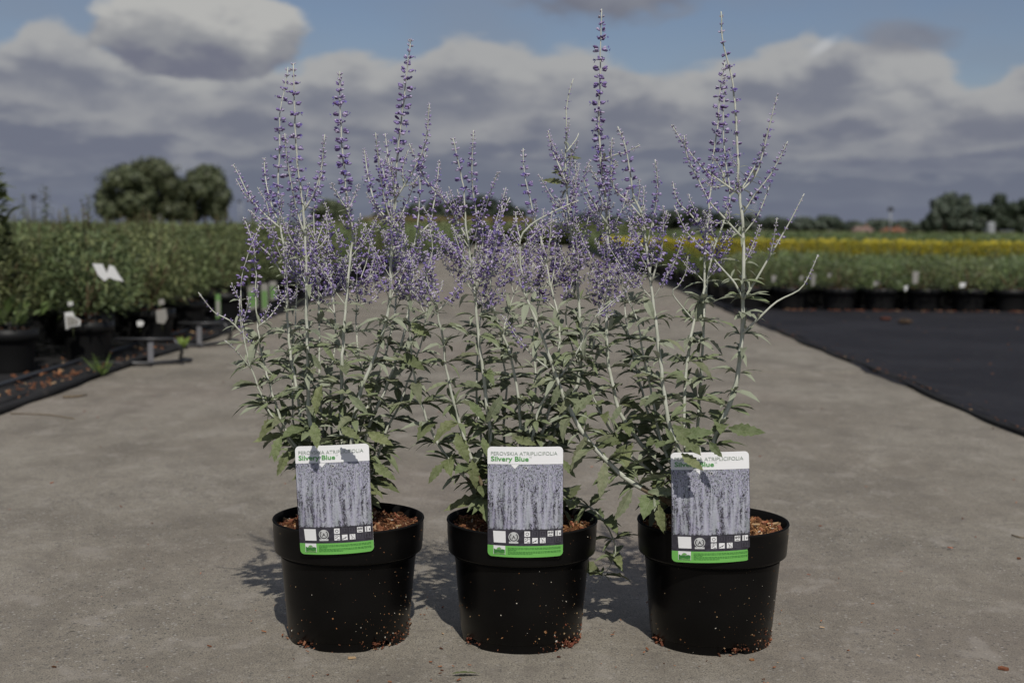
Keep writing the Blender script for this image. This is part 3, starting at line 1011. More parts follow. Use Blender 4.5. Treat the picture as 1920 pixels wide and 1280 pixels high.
def litter(name, n, xf, y0, y1, label, smin=.6, smax=1.6, z=.009, parent=None, seed=1, off=(0, 0, 0)):
    r_ = np.random.default_rng(seed)
    mb = MB()
    for _ in range(n):
        y = r_.uniform(y0, y1); x = xf(y, r_)
        L = r_.uniform(.008, .024) * r_.uniform(smin, smax)
        mb.box((x - off[0], y - off[1], z + r_.uniform(0, .004)), (L, L * r_.uniform(.25, .5), L * .18), int(r_.choice(4, p=[.4, .35, .15, .1])),
               Euler((r_.normal(0, .3), r_.normal(0, .3), r_.uniform(0, 3.14))).to_matrix())
    o = mb.build(name, M_chip, parent)
    return tag(o, label, 'bark litter', kind='stuff')


litter('bark_litter', 420, lambda y, r_: edgeL(y) - .02 - abs(r_.normal(0, .16)), 3.6, 7.2, 'orange-brown bark bits scattered on the left cloth', .45, 1.2, seed=2)
litter('bark_litter', 260, lambda y, r_: edgeR(y) + r_.choice([r_.uniform(-.01, .05), r_.uniform(0, .12), r_.uniform(0, 2.2)]), 3.2, 9.3, 'bark crumbs along and over the right cloth', .2, .6, seed=3)
litter('bark_litter', 380, lambda y, r_: edgeR(9.5) + .35 + (lambda v: v if (v % .312) > .05 else v + .08)(r_.uniform(0, 3)), 9.46, 9.53, 'orange line of bark at the foot of the front right pots', .5, .9, seed=4)

def clod(px, py, sx, sz, label, seed, m):
    p = gnd(px, py)
    bm_v, bm_f = [], []
    r_ = np.random.default_rng(seed)
    n1, n2 = 10, 6
    for i in range(n2 + 1):
        th = math.pi * i / n2
        for j in range(n1):
            ph = 2 * math.pi * j / n1
            q = 1 + r_.normal(0, .12)
            bm_v.append((sx * math.sin(th) * math.cos(ph) * q, sx * .6 * math.sin(th) * math.sin(ph) * q, sz + sz * math.cos(th) * q))
    for i in range(n2):
        for j in range(n1):
            bm_f.append((i * n1 + j, (i + 1) * n1 + j, (i + 1) * n1 + (j + 1) % n1, i * n1 + (j + 1) % n1))
    mb = MB(); mb.add(bm_v, bm_f)
    return tag(mb.build('soil_clod', m, None, (p.x, p.y, .006)), label, 'clod')
M_clod = mat('dry_clod', (0.045, 0.035, 0.027), 0.95, .1, ((0.09, .06, .04), 40, 3), (60, .8, .01))
clod(1696, 609, .045, .017, 'larger dark clod of soil lying on the right cloth', 1, M_clod)
clod(1660, 602, .036, .010, 'smaller reddish clod beside the dark one on the right cloth', 2, mat('red_clod', (0.09, 0.035, 0.025), .95, .1))

# ------------------------------------------------------------------ far trees, houses, posts
M_trunk = mat('tree_bark', (0.055, 0.045, 0.035), 0.95, 0.1)
M_tr = [fol('tree_leaf', (0.058, 0.074, 0.036), (0.082, 0.098, 0.048), .12, .2), fol('tree_leaf_light', (0.115, 0.135, 0.068), (0.14, 0.155, 0.085), .12, .15), M_trunk]  # leaf greens lifted and greyed: distance haze is mixed into the colour
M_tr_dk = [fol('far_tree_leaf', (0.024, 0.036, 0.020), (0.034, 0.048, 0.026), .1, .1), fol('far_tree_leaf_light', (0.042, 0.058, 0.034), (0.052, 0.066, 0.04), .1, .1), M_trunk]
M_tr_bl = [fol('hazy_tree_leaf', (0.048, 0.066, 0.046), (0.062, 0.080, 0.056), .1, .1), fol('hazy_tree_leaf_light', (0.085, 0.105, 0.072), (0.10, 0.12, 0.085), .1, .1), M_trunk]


def tree(pxc, pytop, pw, D, label, mats, seed, n=3500, leaf=.55, group='trees on the horizon', low=.12, lobes=12, name='tree', pbase=None, cyl=1.0):
    r_ = np.random.default_rng(seed)
    topz = at(pxc, pytop, D).z
    x = at(pxc, 425, D).x
    w_ = pw / FPX * D / 2
    e = empty(name, (x, D, 0)); tag(e, label, 'tree', group)
    mb = MB()
    mb.tube([(0, 0, 0), (w_ * .03, 0, topz * .3), (-w_ * .02, 0, topz * .8)], [topz * .03, topz * .024, topz * .006], 7)
    for i in range(7):
        a = i * .9 + r_.uniform(0, .5); z0_ = topz * r_.uniform(.12, .4)
        mb.tube([(0, 0, z0_), (math.cos(a) * w_ * .35, math.sin(a) * w_ * .35, z0_ + topz * .15), (math.cos(a) * w_ * .7, math.sin(a) * w_ * .7, z0_ + topz * r_.uniform(.2, .4))],
                [topz * .014, topz * .009, topz * .003], 5)
    mb.build('trunk', M_trunk, e)
    # crown: clumps around lobe centres
    mb = MB()
    L_ = []
    for i in range(lobes):
        a = r_.uniform(0, 6.28); q = math.sqrt(r_.uniform(0, 1)) * .66
        hz = r_.uniform(0, 1)
        zc = topz * (low + .16 + (0.84 - low - .16) * hz)
        env = math.sqrt(max(.06, 1 - (max(0, hz - .25) / .95) ** 2)) * cyl
        L_.append((math.cos(a) * q * w_ * env, math.sin(a) * q * w_ * env, zc, w_ * r_.uniform(.34, .50), topz * r_.uniform(.15, .23)))
    L_.append((0, 0, topz * .83, w_ * .38, topz * .17))
    for sgn in (-1, 1):
        L_.append((sgn * w_ * .60, 0, topz * (.42 + .1 * r_.uniform()), w_ * .40, topz * .25)); L_.append((sgn * w_ * .45, 0, topz * .25, w_ * .42, topz * .18))
    per = n // len(L_)
    for (cx, cy, cz, rx, rz) in L_:
        dirs = r_.normal(0, 1, (per, 3)); dirs /= np.linalg.norm(dirs, axis=1)[:, None]
        rad_ = r_.uniform(.3, 1.0, per) ** .6 * (1 + .16 * np.sin(dirs[:, 0] * 7 + cx) * np.cos(dirs[:, 2] * 6 + cz) + r_.normal(0, .06, per))
        P = dirs * rad_[:, None] * np.array([rx, rx, rz]) + np.array([cx, cy, cz])
        P[:, 2] = np.clip(P[:, 2], topz * low * .8, topz * 1.0)
        for p, d in zip(P, dirs):
            s_ = leaf * r_.uniform(.6, 1.3)
            u = r_.normal(0, 1, 3)
            u2 = np.cross(u, d) + 1e-6; u2 /= np.linalg.norm(u2); u3 = np.cross(u2, d)
            tri = [p + u2 * s_ * .6, p - u2 * s_ * .3 + u3 * s_ * .5, p - u2 * s_ * .4 - u3 * s_ * .5 + d * s_ * .3]
            mb.add(tri, [(0, 1, 2)], 1 if r_.uniform() < .38 else 0)
    mb.build('crown', mats, e)
    return e


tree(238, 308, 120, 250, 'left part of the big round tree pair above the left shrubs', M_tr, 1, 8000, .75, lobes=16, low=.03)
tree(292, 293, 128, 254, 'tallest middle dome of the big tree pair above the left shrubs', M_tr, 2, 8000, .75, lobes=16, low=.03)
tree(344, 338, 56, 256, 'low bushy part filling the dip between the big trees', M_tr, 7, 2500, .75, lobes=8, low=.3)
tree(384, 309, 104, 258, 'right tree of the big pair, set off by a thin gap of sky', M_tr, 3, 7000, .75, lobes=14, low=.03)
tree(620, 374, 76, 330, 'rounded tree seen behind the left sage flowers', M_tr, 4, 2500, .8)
for i, (cx, ty, w_) in enumerate([(724, 392, 60), (778, 380, 62), (812, 373, 60), (856, 370, 66), (906, 364, 72), (948, 370, 56), (976, 392, 30)]):
    tree(cx, ty, w_, 340 + 6 * i, ['low dark tree at the left end of the central clump', 'dark tree in the central clump, second from its left end', 'dark tree left of the middle of the central clump',
         'middle dark tree of the central clump', 'tallest dark tree in the central clump', 'dark tree right of the tallest in the central clump', 'small last tree at the right end of the central clump'][i],
         M_tr_dk, 20 + i, 1800, .9, 'dark trees behind the middle of the sages', low=.03, name='tree')
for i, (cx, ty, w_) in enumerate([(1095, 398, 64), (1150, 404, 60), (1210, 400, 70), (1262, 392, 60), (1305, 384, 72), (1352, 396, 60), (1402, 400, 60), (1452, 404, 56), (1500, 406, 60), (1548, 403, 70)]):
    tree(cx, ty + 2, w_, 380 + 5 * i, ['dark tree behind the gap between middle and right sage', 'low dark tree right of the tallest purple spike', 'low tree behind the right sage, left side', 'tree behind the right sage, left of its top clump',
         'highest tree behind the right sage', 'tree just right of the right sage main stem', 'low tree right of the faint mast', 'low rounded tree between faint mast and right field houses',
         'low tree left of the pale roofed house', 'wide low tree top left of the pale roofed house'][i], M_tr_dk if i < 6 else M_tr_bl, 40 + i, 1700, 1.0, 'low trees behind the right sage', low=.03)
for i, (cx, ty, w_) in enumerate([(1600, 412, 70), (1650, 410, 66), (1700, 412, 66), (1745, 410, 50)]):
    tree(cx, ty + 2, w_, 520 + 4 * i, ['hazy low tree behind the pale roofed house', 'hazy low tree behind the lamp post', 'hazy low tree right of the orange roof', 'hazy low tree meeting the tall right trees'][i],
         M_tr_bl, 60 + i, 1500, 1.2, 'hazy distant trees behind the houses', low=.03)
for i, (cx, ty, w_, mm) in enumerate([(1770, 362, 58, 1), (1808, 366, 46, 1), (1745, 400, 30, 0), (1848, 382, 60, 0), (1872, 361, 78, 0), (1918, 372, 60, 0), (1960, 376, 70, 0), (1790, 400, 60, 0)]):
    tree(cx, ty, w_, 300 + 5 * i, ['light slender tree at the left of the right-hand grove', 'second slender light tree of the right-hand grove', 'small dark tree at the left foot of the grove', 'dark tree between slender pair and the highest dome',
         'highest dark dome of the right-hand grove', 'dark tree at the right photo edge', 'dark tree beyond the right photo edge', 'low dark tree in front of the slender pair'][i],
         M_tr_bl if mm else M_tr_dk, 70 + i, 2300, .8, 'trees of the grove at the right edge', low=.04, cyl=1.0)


def house(px0, px1, pyeave, pyridge, D, roofm, wallm, label, chim=False):
    a = at(px0, 430, D).x; b = at(px1, 430, D).x
    ze = at((px0 + px1) / 2, pyeave, D).z; zr = at((px0 + px1) / 2, pyridge, D).z
    e = empty('house', ((a + b) / 2, D, 0)); tag(e, label, 'house', 'houses with red roofs in the far field')
    w_ = (b - a) / 2; d_ = 5.0
    mb = MB(); mb.box((0, 0, ze / 2), (2 * w_ * .94, 2 * d_ * .94, ze), 0); wl = mb.build('wall', wallm, e)
    mb = MB()
    V = [(-w_, -d_, ze), (w_, -d_, ze), (w_, d_, ze), (-w_, d_, ze), (-w_ * .55, 0, zr), (w_ * .55, 0, zr)]
    V += [(x, y, z + .15) for x, y, z in V]
    F = [(0, 1, 7, 6), (1, 2, 8, 7), (2, 3, 9, 8), (3, 0, 6, 9), (6, 7, 11, 10), (8, 9, 10, 11), (7, 8, 11), (9, 6, 10), (3, 2, 1, 0)]
    mb.add(V, F); rf = mb.build('roof', roofm, e)
    mb = MB(); mb.box((w_ * .3, 0, zr + .3), (.6, .6, 1.2)); mb.build('chimney', wallm, rf)
    for i in range(3):
        mb = MB(); mb.box((-w_ * .6 + i * w_ * .6, -d_ * .94 - .02, ze * .5), (1.0, .08, 1.2)); mb.build('window', M_blackm, e)
M_roof_o = mat('orange_roof_tiles', (0.21, 0.085, 0.050), 0.85, .2, ((0.17, .075, .045), 3, 3))
M_roof_p = mat('weathered_pink_roof', (0.19, 0.13, 0.11), 0.85, .2, ((0.2, .13, .11), 3, 3))
M_wall = mat('brick_wall', (0.22, 0.13, 0.10), 0.9, .1, ((0.28, .18, .14), 6, 3))
house(1594, 1640, 438, 426, 400, M_roof_p, M_wall, 'distant house with weathered pinkish hipped roof on the right')
house(1648, 1702, 439, 428, 405, M_roof_o, M_wall, 'distant house with orange roof right of the lamp post')

M_post = mat('galvanised_post', (0.30, 0.31, 0.32), 0.6, .4)


def post(px, pytop, D, label, head=True, wpx=3.0, m=M_post, double=False):
    b = at(px, 425, D); t_ = at(px, pytop, D)
    e = empty('lamp_post', (b.x, D, 0)); tag(e, label, 'post')
    rr_ = wpx / FPX * D / 2
    mb = MB()
    mb.tube([(0, 0, 0), (0, 0, t_.z * .5), (0, 0, t_.z)], [rr_, rr_ * .85, rr_ * .7], 8)
    mb.build('pole', m, e)
    if double:
        mb = MB(); mb.tube([(rr_ * 6, 0, 0), (rr_ * 6, 0, t_.z * .98)], rr_ * .7, 8); mb.build('pole', m, e)
    if head:
        mb = MB(); mb.box((0, 0, t_.z), (rr_ * 5.5, rr_ * 3, rr_ * 3)); mb.box((0, 0, t_.z + rr_ * 2), (rr_ * 3, rr_ * 2, rr_ * 1.2)); mb.build('lamp_head', M_blackm, e)
post(1669, 393, 200, 'slim lamp post with a dark head in front of the orange roof', True, 3.6)
post(64, 370, 120, 'slim dark post with a box head above the far left shrubs', True, 4, M_blackm)
post(449, 378, 200, 'faint pair of pale masts just right of the big tree', True, 2.2, M_post, True)
post(1414, 378, 380, 'very faint thin mast above the trees behind the right sage', False, 2.2)
# pale tank in front of the right grove
p0 = at(1857, 441, 290)
e = empty('storage_tank', (p0.x, 290, 0)); tag(e, 'pale upright tank in front of the dark right-hand grove', 'tank')
mb = MB(); zt = at(1857, 416, 290).z
lathe(mb, [(.9, 0), (.9, zt * .85)], 16); mb.build('tank_body', M_post, e)
mb = MB(); lathe(mb, [(.92, zt * .85), (.5, zt * .97), (.01, zt)], 16); mb.build('tank_cap', M_post, e)

# ------------------------------------------------------------------ the three sages
POTY = 1.868
PR = 0.105      # pot rim radius
PH = 0.168


def leaf_mesh(name, seed, droop, wr, mats_, teeth=8, curl=.25):
    """serrated lance-shaped leaf: unit length along +X, tip drooping, folded along the midrib"""
    r_ = np.random.default_rng(seed)
    V, F, UV = [], [], []
    n = 2 * teeth + 1
    st = np.linspace(0.0, 1.0, n)
    yaw = r_.normal(0, .10)
    ph = r_.uniform(0, 6)
    for i, t_ in enumerate(st):
        if t_ < .10: w_ = .035 + t_ * .2
        else:
            q = (t_ - .10) / .90
            w_ = wr * (math.sin(math.pi * (q ** .72)) ** .85 if q < 1 else 0) * .5 + .012 * (1 - q)
            w_ *= (1.14 if i % 2 == 0 else .84)
        z = .30 * t_ * curl - droop * t_ ** 1.9
        x = t_ * (1 - .28 * droop * t_)
        tw = .25 * math.sin(t_ * 2.5 + ph)
        yy = yaw * t_ * t_
        for s_ in (-1, 0, 1):
            lift = .30 * abs(s_) * w_ + .05 * abs(s_) * w_ * math.sin(t_ * 23 + ph + s_) * 2
            V.append((x - abs(s_) * w_ * .18, yy + s_ * w_, z + lift + s_ * w_ * tw))
            UV.append((t_, .5 + .5 * s_))
    for i in range(n - 1):
        for j in (0, 1):
            a = i * 3 + j
            F.append((a, a + 3, a + 4, a + 1))
    # normals up
    mb = MB(); mb.add(V, F, 0, False)
    me = mb.mesh(name, mats_)
    uvl = me.uv_layers.new(name='UVMap')
    for lp in me.loops:
        uvl.data[lp.index].uv = UV[lp.vertex_index]
    # make sure faces look up
    if me.polygons[4].normal.z < 0:
        me.flip_normals()
    return me


LEAF = {}
for lvl, mt in (('lo', M_leaf_lo), ('mid', M_leaf_mid), ('hi', M_leaf_hi)):
    wr = {'lo': .37, 'mid': .285, 'hi': .19}[lvl]
    LEAF[lvl] = [leaf_mesh('leaf', 200 + i * 7 + len(lvl), [.25, .42, .6, .36, .16, .75][i], wr * [1, 1.1, .92, 1.0, .88, 1.05][i], [mt], 6 if lvl != 'hi' else 5, [.3, .6, .9, .4, .2, .9][i]) for i in range(6)]


LEAFV = {}
for ls in LEAF.values():
    for me in ls:
        LEAFV[me.name] = (np.array([tuple(v.co) for v in me.vertices]), [tuple(p.vertices) for p in me.polygons])


def frame(X, up):
    X = Vector(X).normalized()
    up = Vector(up)
    Y = up.cross(X)
    if Y.length < 1e-4: Y = Vector((0, 1, 0)).cross(X)
    Y.normalize()
    Z = X.cross(Y)
    return Matrix((X, Y, Z)).transposed()


# calyx template: six sided, swollen, 14 faces
def calyx_T():
    V, F = [(0, 0, 0)], []
    for (x, r_) in ((.35, .26), (.8, .30)):
        for j in range(5):
            a = j * 2 * math.pi / 5
            V.append((x, r_ * math.cos(a), r_ * math.sin(a)))
    V.append((1.02, 0, 0))
    for j in range(5):
        k_ = (j + 1) % 5
        F.append((0, 1 + k_, 1 + j))
        F.append((1 + j, 1 + k_, 6 + k_, 6 + j))
        F.append((6 + j, 6 + k_, 11))
    return np.array(V, float), F
CT_V, CT_F = calyx_T()


def petal_add(mb, p, d, s, r_):
    """open two-lipped flower: a small fan of lobes"""
    fr = np.array(frame(d, (0, 0, 1)))
    lobes = []
    for a in (-1.2, -.5, .5, 1.2, 3.14):
        c = np.array([s * 1.3, 0, 0])
        o1 = c + np.array([s * .5, math.sin(a) * s * .9, math.cos(a) * s * .9])
        o2 = c + np.array([s * .2, math.sin(a + .45) * s * .5, math.cos(a + .45) * s * .5])
        o3 = c + np.array([s * .2, math.sin(a - .45) * s * .5, math.cos(a - .45) * s * .5])
        V = np.array([c, o2, o1, o3]) @ fr.T + p
        mb.add(V, [(0, 1, 2, 3)], 3)


def whorl(mb, p, ax, size, n, az0, r_, tip=0.0, openf=.05):
    """n calyxes in two opposite clusters around axis ax at p"""
    ax = np.array(ax) / np.linalg.norm(ax)
    a = np.array([0, 0, 1.0]) if abs(ax[2]) < .9 else np.array([1.0, 0, 0])
    u = np.cross(ax, a); u /= np.linalg.norm(u); w_ = np.cross(ax, u)
    for i in range(n):
        side = i % 2
        ang = az0 + side * math.pi + r_.normal(0, .55)
        out = math.cos(ang) * u + math.sin(ang) * w_
        lift = r_.normal(.16, .2) + tip * .8
        d = out + ax * lift; d /= np.linalg.norm(d)
        s_ = size * r_.uniform(.75, 1.15)
        fr = np.array(frame(d, (r_.normal(), r_.normal(), 1)))
        V = (CT_V * np.array([s_ * 1.12, s_ * .74, s_ * .74])) @ fr.T + p + out * size * .28 + ax * r_.normal(0, size * .18)
        q = r_.uniform()
        if tip > .72: mi = 4 if q < .5 else 1
        elif tip > .45: mi = 1 if q < .45 else 0
        else: mi = 0 if q < .60 else (2 if q < .74 else 1)
        mb.add(V, CT_F, mi, True)
        if r_.uniform() < openf and tip < .6:
            petal_add(mb, p + out * size * .9, d, size * .55, r_)


def resample(P, step):
    """Catmull-Rom through P, resampled about every step metres"""
    P = [Vector(p) for p in P]
    if len(P) == 2: P = [P[0], (P[0] + P[1]) / 2, P[1]]
    Q = [P[0] * 2 - P[1]] + P + [P[-1] * 2 - P[-2]]
    out = []
    for i in range(1, len(Q) - 2):
        p0, p1, p2, p3 = Q[i - 1:i + 3]
        n = max(2, int((p2 - p1).length / step + .5))
        for j in range(n):
            t_ = j / n
            out.append(.5 * ((2 * p1) + (p2 - p0) * t_ + (2 * p0 - 5 * p1 + 4 * p2 - p3) * t_ ** 2 + (3 * p1 - p0 - 3 * p2 + p3) * t_ ** 3))
    out.append(P[-1])
    return out


def arclen(P):
    s = [0]
    for a, b in zip(P[:-1], P[1:]): s.append(s[-1] + (b - a).length)
    return s


def pt_at(P, S, s):
    s = max(0, min(S[-1] - 1e-6, s))
    i = int(np.searchsorted(S, s, side='right') - 1)
    i = min(i, len(P) - 2)
    t_ = (s - S[i]) / max(1e-9, S[i + 1] - S[i])
    return P[i].lerp(P[i + 1], t_), (P[i + 1] - P[i]).normalized()


def spike_whorls(mb, P, S, s0, size, r_, pitch=.0125, dens=8, openf=.05):
    """whorls from arc length s0 to the tip"""
    Ltot = S[-1]
    s = s0
    i = 0
    while s < Ltot - .0015:
        t_ = (s - s0) / max(1e-6, Ltot - s0)
        p, d = pt_at(P, S, s)
        tp = max(0, 1 - (Ltot - s) / .055)
        k_ = (1 - .50 * tp)
        n = max(3, int(dens * 1.25 * (1 - .5 * tp) + r_.uniform(-1, 1)))
        whorl(mb, np.array(p), np.array(d), size * k_, n, i * 1.571 + r_.normal(0, .25), r_, tp, openf)
        s += pitch * (1 - .58 * tp) * r_.uniform(.85, 1.15)
        i += 1


def branch_lib(length, seed, twigs=0, lean=.85, size=.0057, dens=6):
    """a side branch: leaves the node at the origin along +X / up and curves to vertical (+Z)"""
    r_ = np.random.default_rng(seed)
    P = []
    th = math.radians(r_.uniform(38, 52))
    p = Vector((0, 0, 0)); n = 7
    for i in range(n):
        P.append(p.copy())
        a = th * lean * (1 - .62 * i / n) + r_.normal(0, .05)
        p = p + Vector((math.sin(a), r_.normal(0, .07), math.cos(a))) * length / (n - 1)
    P = resample(P, .008)
    S = arclen(P)
    mb = MB()
    mb.tube(P, list(np.linspace(.00075, .00045, len(P))), 5, 5)
    spike_whorls(mb, P, S, length * (.13 + 1.1 * length), size, r_, .0080, dens, .07)
    for k_ in range(twigs):
        s = length * (.18 + .16 * k_)
        p0, d0 = pt_at(P, S, s)
        for sg in (-1, 1):
            L2 = length * r_.uniform(.28, .42) * (1 - .15 * k_)
            side = Vector((0, sg, 0))
            Q = [p0, p0 + (d0 * .6 + side * .8).normalized() * L2 * .5, p0 + (d0 * .6 + side * .8).normalized() * L2 * .5 + (d0 + side * .25 + Vector((0, 0, .3))).normalized() * L2 * .5]
            Q = resample(Q, .006); SQ = arclen(Q)
            mb.tube(Q, list(np.linspace(.0008, .0005, len(Q))), 4, 5)
            spike_whorls(mb, Q, SQ, L2 * .3, size * .92, r_, .0085, max(3, dens - 1), .04)
    return mb.mesh('flower_branch', FM)


BR = {}
for Lx, tw in ((.035, 0), (.06, 1), (.09, 1), (.12, 2)):
    BR[Lx] = [branch_lib(Lx, 300 + int(Lx * 1000) + i, tw) for i in range(4)]


def small_leaf(mb, p, d, up, L, wd, mi, droop=.3):
    """little felted leaf, 5 stations"""
    fr = np.array(frame(d, up))
    V, F = [], []
    for i, t_ in enumerate((0, .3, .6, .85, 1.0)):
        w_ = wd * (.15, .8, 1.0, .55, .05)[i] * .5
        x = L * t_; z = .15 * L * t_ - droop * L * t_ * t_
        for s_ in (-1, 0, 1):
            V.append((x, s_ * w_, z + abs(s_) * w_ * .35))
    for i in range(4):
        for j in (0, 1):
            a = i * 3 + j
            F.append((a, a + 3, a + 4, a + 1))
    mb.add(np.array(V) @ fr.T + np.array(p), F, mi)


def perp_frame(d, phi):
    d = Vector(d)
    a = Vector((0, -1, 0)) if abs(d.y) < .9 else Vector((1, 0, 0))
    u = d.cross(a).normalized(); w_ = d.cross(u)
    return u * math.cos(phi) + w_ * math.sin(phi)


def traced(pts, y0, dtip, power=1.2):
    """photo polyline (bottom to top) to world points; depth drifts from y0 to y0+dtip"""
    n = len(pts)
    tot = [0]
    for a, b in zip(pts[:-1], pts[1:]): tot.append(tot[-1] + math.hypot(b[0] - a[0], b[1] - a[1]))
    return [at(x, y, y0 + dtip * (s / tot[-1]) ** power) for (x, y), s in zip(pts, tot)]


def z_of(py, Y): return at(960, py, Y).z


class Plant:
    def __init__(self, px, py, label, seed):
        # pot base centre: bottom of the pot seen at (px, py)
        g_ = gnd(px, py)
        self.o = Vector((g_.x, POTY, 0.0))
        self.e = empty('potted_sage', self.o)
        tag(self.e, label, 'potted plant', 'sages in black pots standing on the concrete')
        self.r = np.random.default_rng(seed)
        self.nleaf = 0

    def leafobj(self, parent, p, d, up, L, lvl):
        me = LEAF[lvl][int(self.r.integers(0, 6))]
        if self.nleaf >= 276:      # past the limit for single leaves: joined into the small foliage of the stem
            V = LEAFV[me.name][0] * np.array([L, L, L])
            self.sm.add(V @ np.array(frame(d, up)).T + np.array(p), LEAFV[me.name][1], {'lo': 2, 'mid': 3, 'hi': 4}[lvl])
            return
        o = bpy.data.objects.new('leaf', me)
        COL.objects.link(o)
        o.parent = parent
        o.matrix_local = Matrix.Translation(p) @ (frame(d, up).to_4x4()) @ Matrix.Diagonal((L, L * self.r.uniform(.85, 1.15), L, 1))
        self.nleaf += 1

    def stem(self, pts, dtip, leaf_to, spike_from, rad=.0026, y0=None, base_free=True, br=1.0, brlen=1.0, size=.0066, leafL=1.0, name='stem', start=0.0, parent=None, dens=10,
             pitch=.0120, node0=.0272, phase=None, leaf_scale=1.0, branch_stop=None):
        r_ = self.r
        y0 = POTY + r_.uniform(-.02, .02) if y0 is None else y0
        Pw = [p - self.o for p in traced(pts, y0, dtip)]
        P = resample(Pw, .012)
        S = arclen(P)
        Lt = S[-1]
        # small natural wobble
        for i in range(1, len(P) - 1):
            P[i] = P[i] + Vector((r_.normal(0, .0004), r_.normal(0, .0006), 0))
        nodes = []
        s = start + r_.uniform(.004, .018)
        z_leaf, z_spike = z_of(leaf_to, y0), z_of(spike_from, y0)
        while s < Lt:
            p, d = pt_at(P, S, s)
            nodes.append((s, p, d))
            z = p.z
            s += (node0 if z < z_leaf else node0 * 1.2) * r_.uniform(.85, 1.15)
        mb = MB()
        rads = []
        for i, s in enumerate(S):
            t_ = s / Lt
            rr_ = rad * (1 - .78 * t_)
            for (ns, _, _) in nodes:
                if abs(ns - s) < .006 and t_ < .8: rr_ *= 1.16; break
            rads.append(max(.0006, rr_))
        mb.tube(P, rads, 8, 0)
        if rad > .0022 and pts[0][1] > 850:      # woody foot
            k0 = min(len(P) - 1, 5)
            mb.tube([p for p in P[:k0 + 1]], [q * 1.12 for q in rads[:k0]] + [rads[k0] * .98], 8, 1)
        st = mb.build('stem', [M_stem, M_wood], parent or self.e)
        # leaves, branches
        sm = self.sm = MB()
        ph = r_.uniform(0, 3.14) if phase is None else phase
        s_spk = None
        flow_nodes = [n for n in nodes if n[1].z >= z_leaf and n[1].z < z_spike]
        for i, (s, p, d) in enumerate(nodes):
            a0 = ph + i * 1.571 + r_.normal(0, .2)
            if p.z < z_leaf:
                tz = max(0, min(1, (p.z - .17) / max(.05, z_leaf - .17)))
                lvl = 'lo' if tz < .45 + r_.normal(0, .12) else ('mid' if tz < .8 + r_.normal(0, .1) else 'hi')
                for sg in (0, 1):
                    out = perp_frame(d, a0 + sg * math.pi)
                    out = (out * Vector((1, 1, .35))).normalized()
                    dd = (out + Vector((0, 0, r_.normal(.20, .13)))).normalized()
                    L = (.065 - .024 * tz) * r_.uniform(.72, 1.15) * leafL
                    if r_.uniform() < .93:
                        up = Vector((r_.normal(0, .18), r_.normal(-.08, .2), 1))
                        self.leafobj(st, p + out * rad * .5, dd, up, L, lvl)
                    # axillary tufts
                    for q in range(int(r_.integers(3, 6))):
                        d2 = (out + Vector((r_.normal(0, .65), r_.normal(0, .65), r_.normal(.38, .35)))).normalized()
                        Lq = r_.uniform(.012, .038) * leafL
                        small_leaf(sm, p + out * rad, d2, (r_.normal(0, .3), -.3, 1), Lq, Lq * r_.uniform(.2, .34), 0 if r_.uniform() > tz * .9 else 1, r_.uniform(.1, .8))
            elif p.z < z_spike:
                if s_spk is None: s_spk = s
                tz = (p.z - z_leaf) / max(.02, z_spike - z_leaf)
                for sg in (0, 1):
                    out = perp_frame(d, a0 + sg * math.pi)
                    # subtending leaf
                    d2 = (out + Vector((0, 0, r_.normal(.15, .15)))).normalized()
                    Lh = (.040 - .026 * tz) * r_.uniform(.7, 1.15)
                    if tz < .7 and r_.uniform() < .85:
                        self.leafobj(st, p + out * rad * .4, d2, (0, -.2, 1), Lh, 'hi')
                    else:
                        small_leaf(sm, p + out * rad * .4, d2, (0, -.2, 1), Lh * .8, Lh * .16, 1)
                    if r_.uniform() < br:
                        want = (.115 * (1 - tz) ** .7 + .032) * brlen * r_.uniform(.8, 1.1)
                        key = min(BR, key=lambda q: abs(q - want))
                        me = BR[key][int(r_.integers(0, 4))]
                        o = bpy.data.objects.new('flower_branch', me)
                        COL.objects.link(o); o.parent = st
                        Z = Vector(d); Xv = out - Z * out.dot(Z); Xv.normalize(); Yv = Z.cross(Xv)
                        Mx = Matrix((Xv, Yv, Z)).transposed().to_4x4()
                        k_ = max(.75, min(1.25, want / key))
                        o.matrix_local = Matrix.Translation(p) @ Mx @ Matrix.Rotation(r_.normal(0, .12), 4, 'Z') @ Matrix.Diagonal((k_, k_, k_, 1))
            # above: terminal spike
        # flower spike at the top
        zs = z_spike
        s0 = None
        for s, p in zip(S, P):
            if p.z >= zs or s > Lt * .995:
                s0 = s; break
        # traced branch that does not rise: use fraction
        if s0 is None: s0 = Lt * .3
        if Lt - s0 > .01:
            fb = MB()
            spike_whorls(fb, P, S, s0, size, r_, pitch, dens, .06)
            fb.build('flower_spike', FM, st)
        if sm.F:
            o = sm.build('small_leaves', M_small + [M_leaf_lo, M_leaf_mid, M_leaf_hi], st)
            o['kind'] = 'stuff'
        return st

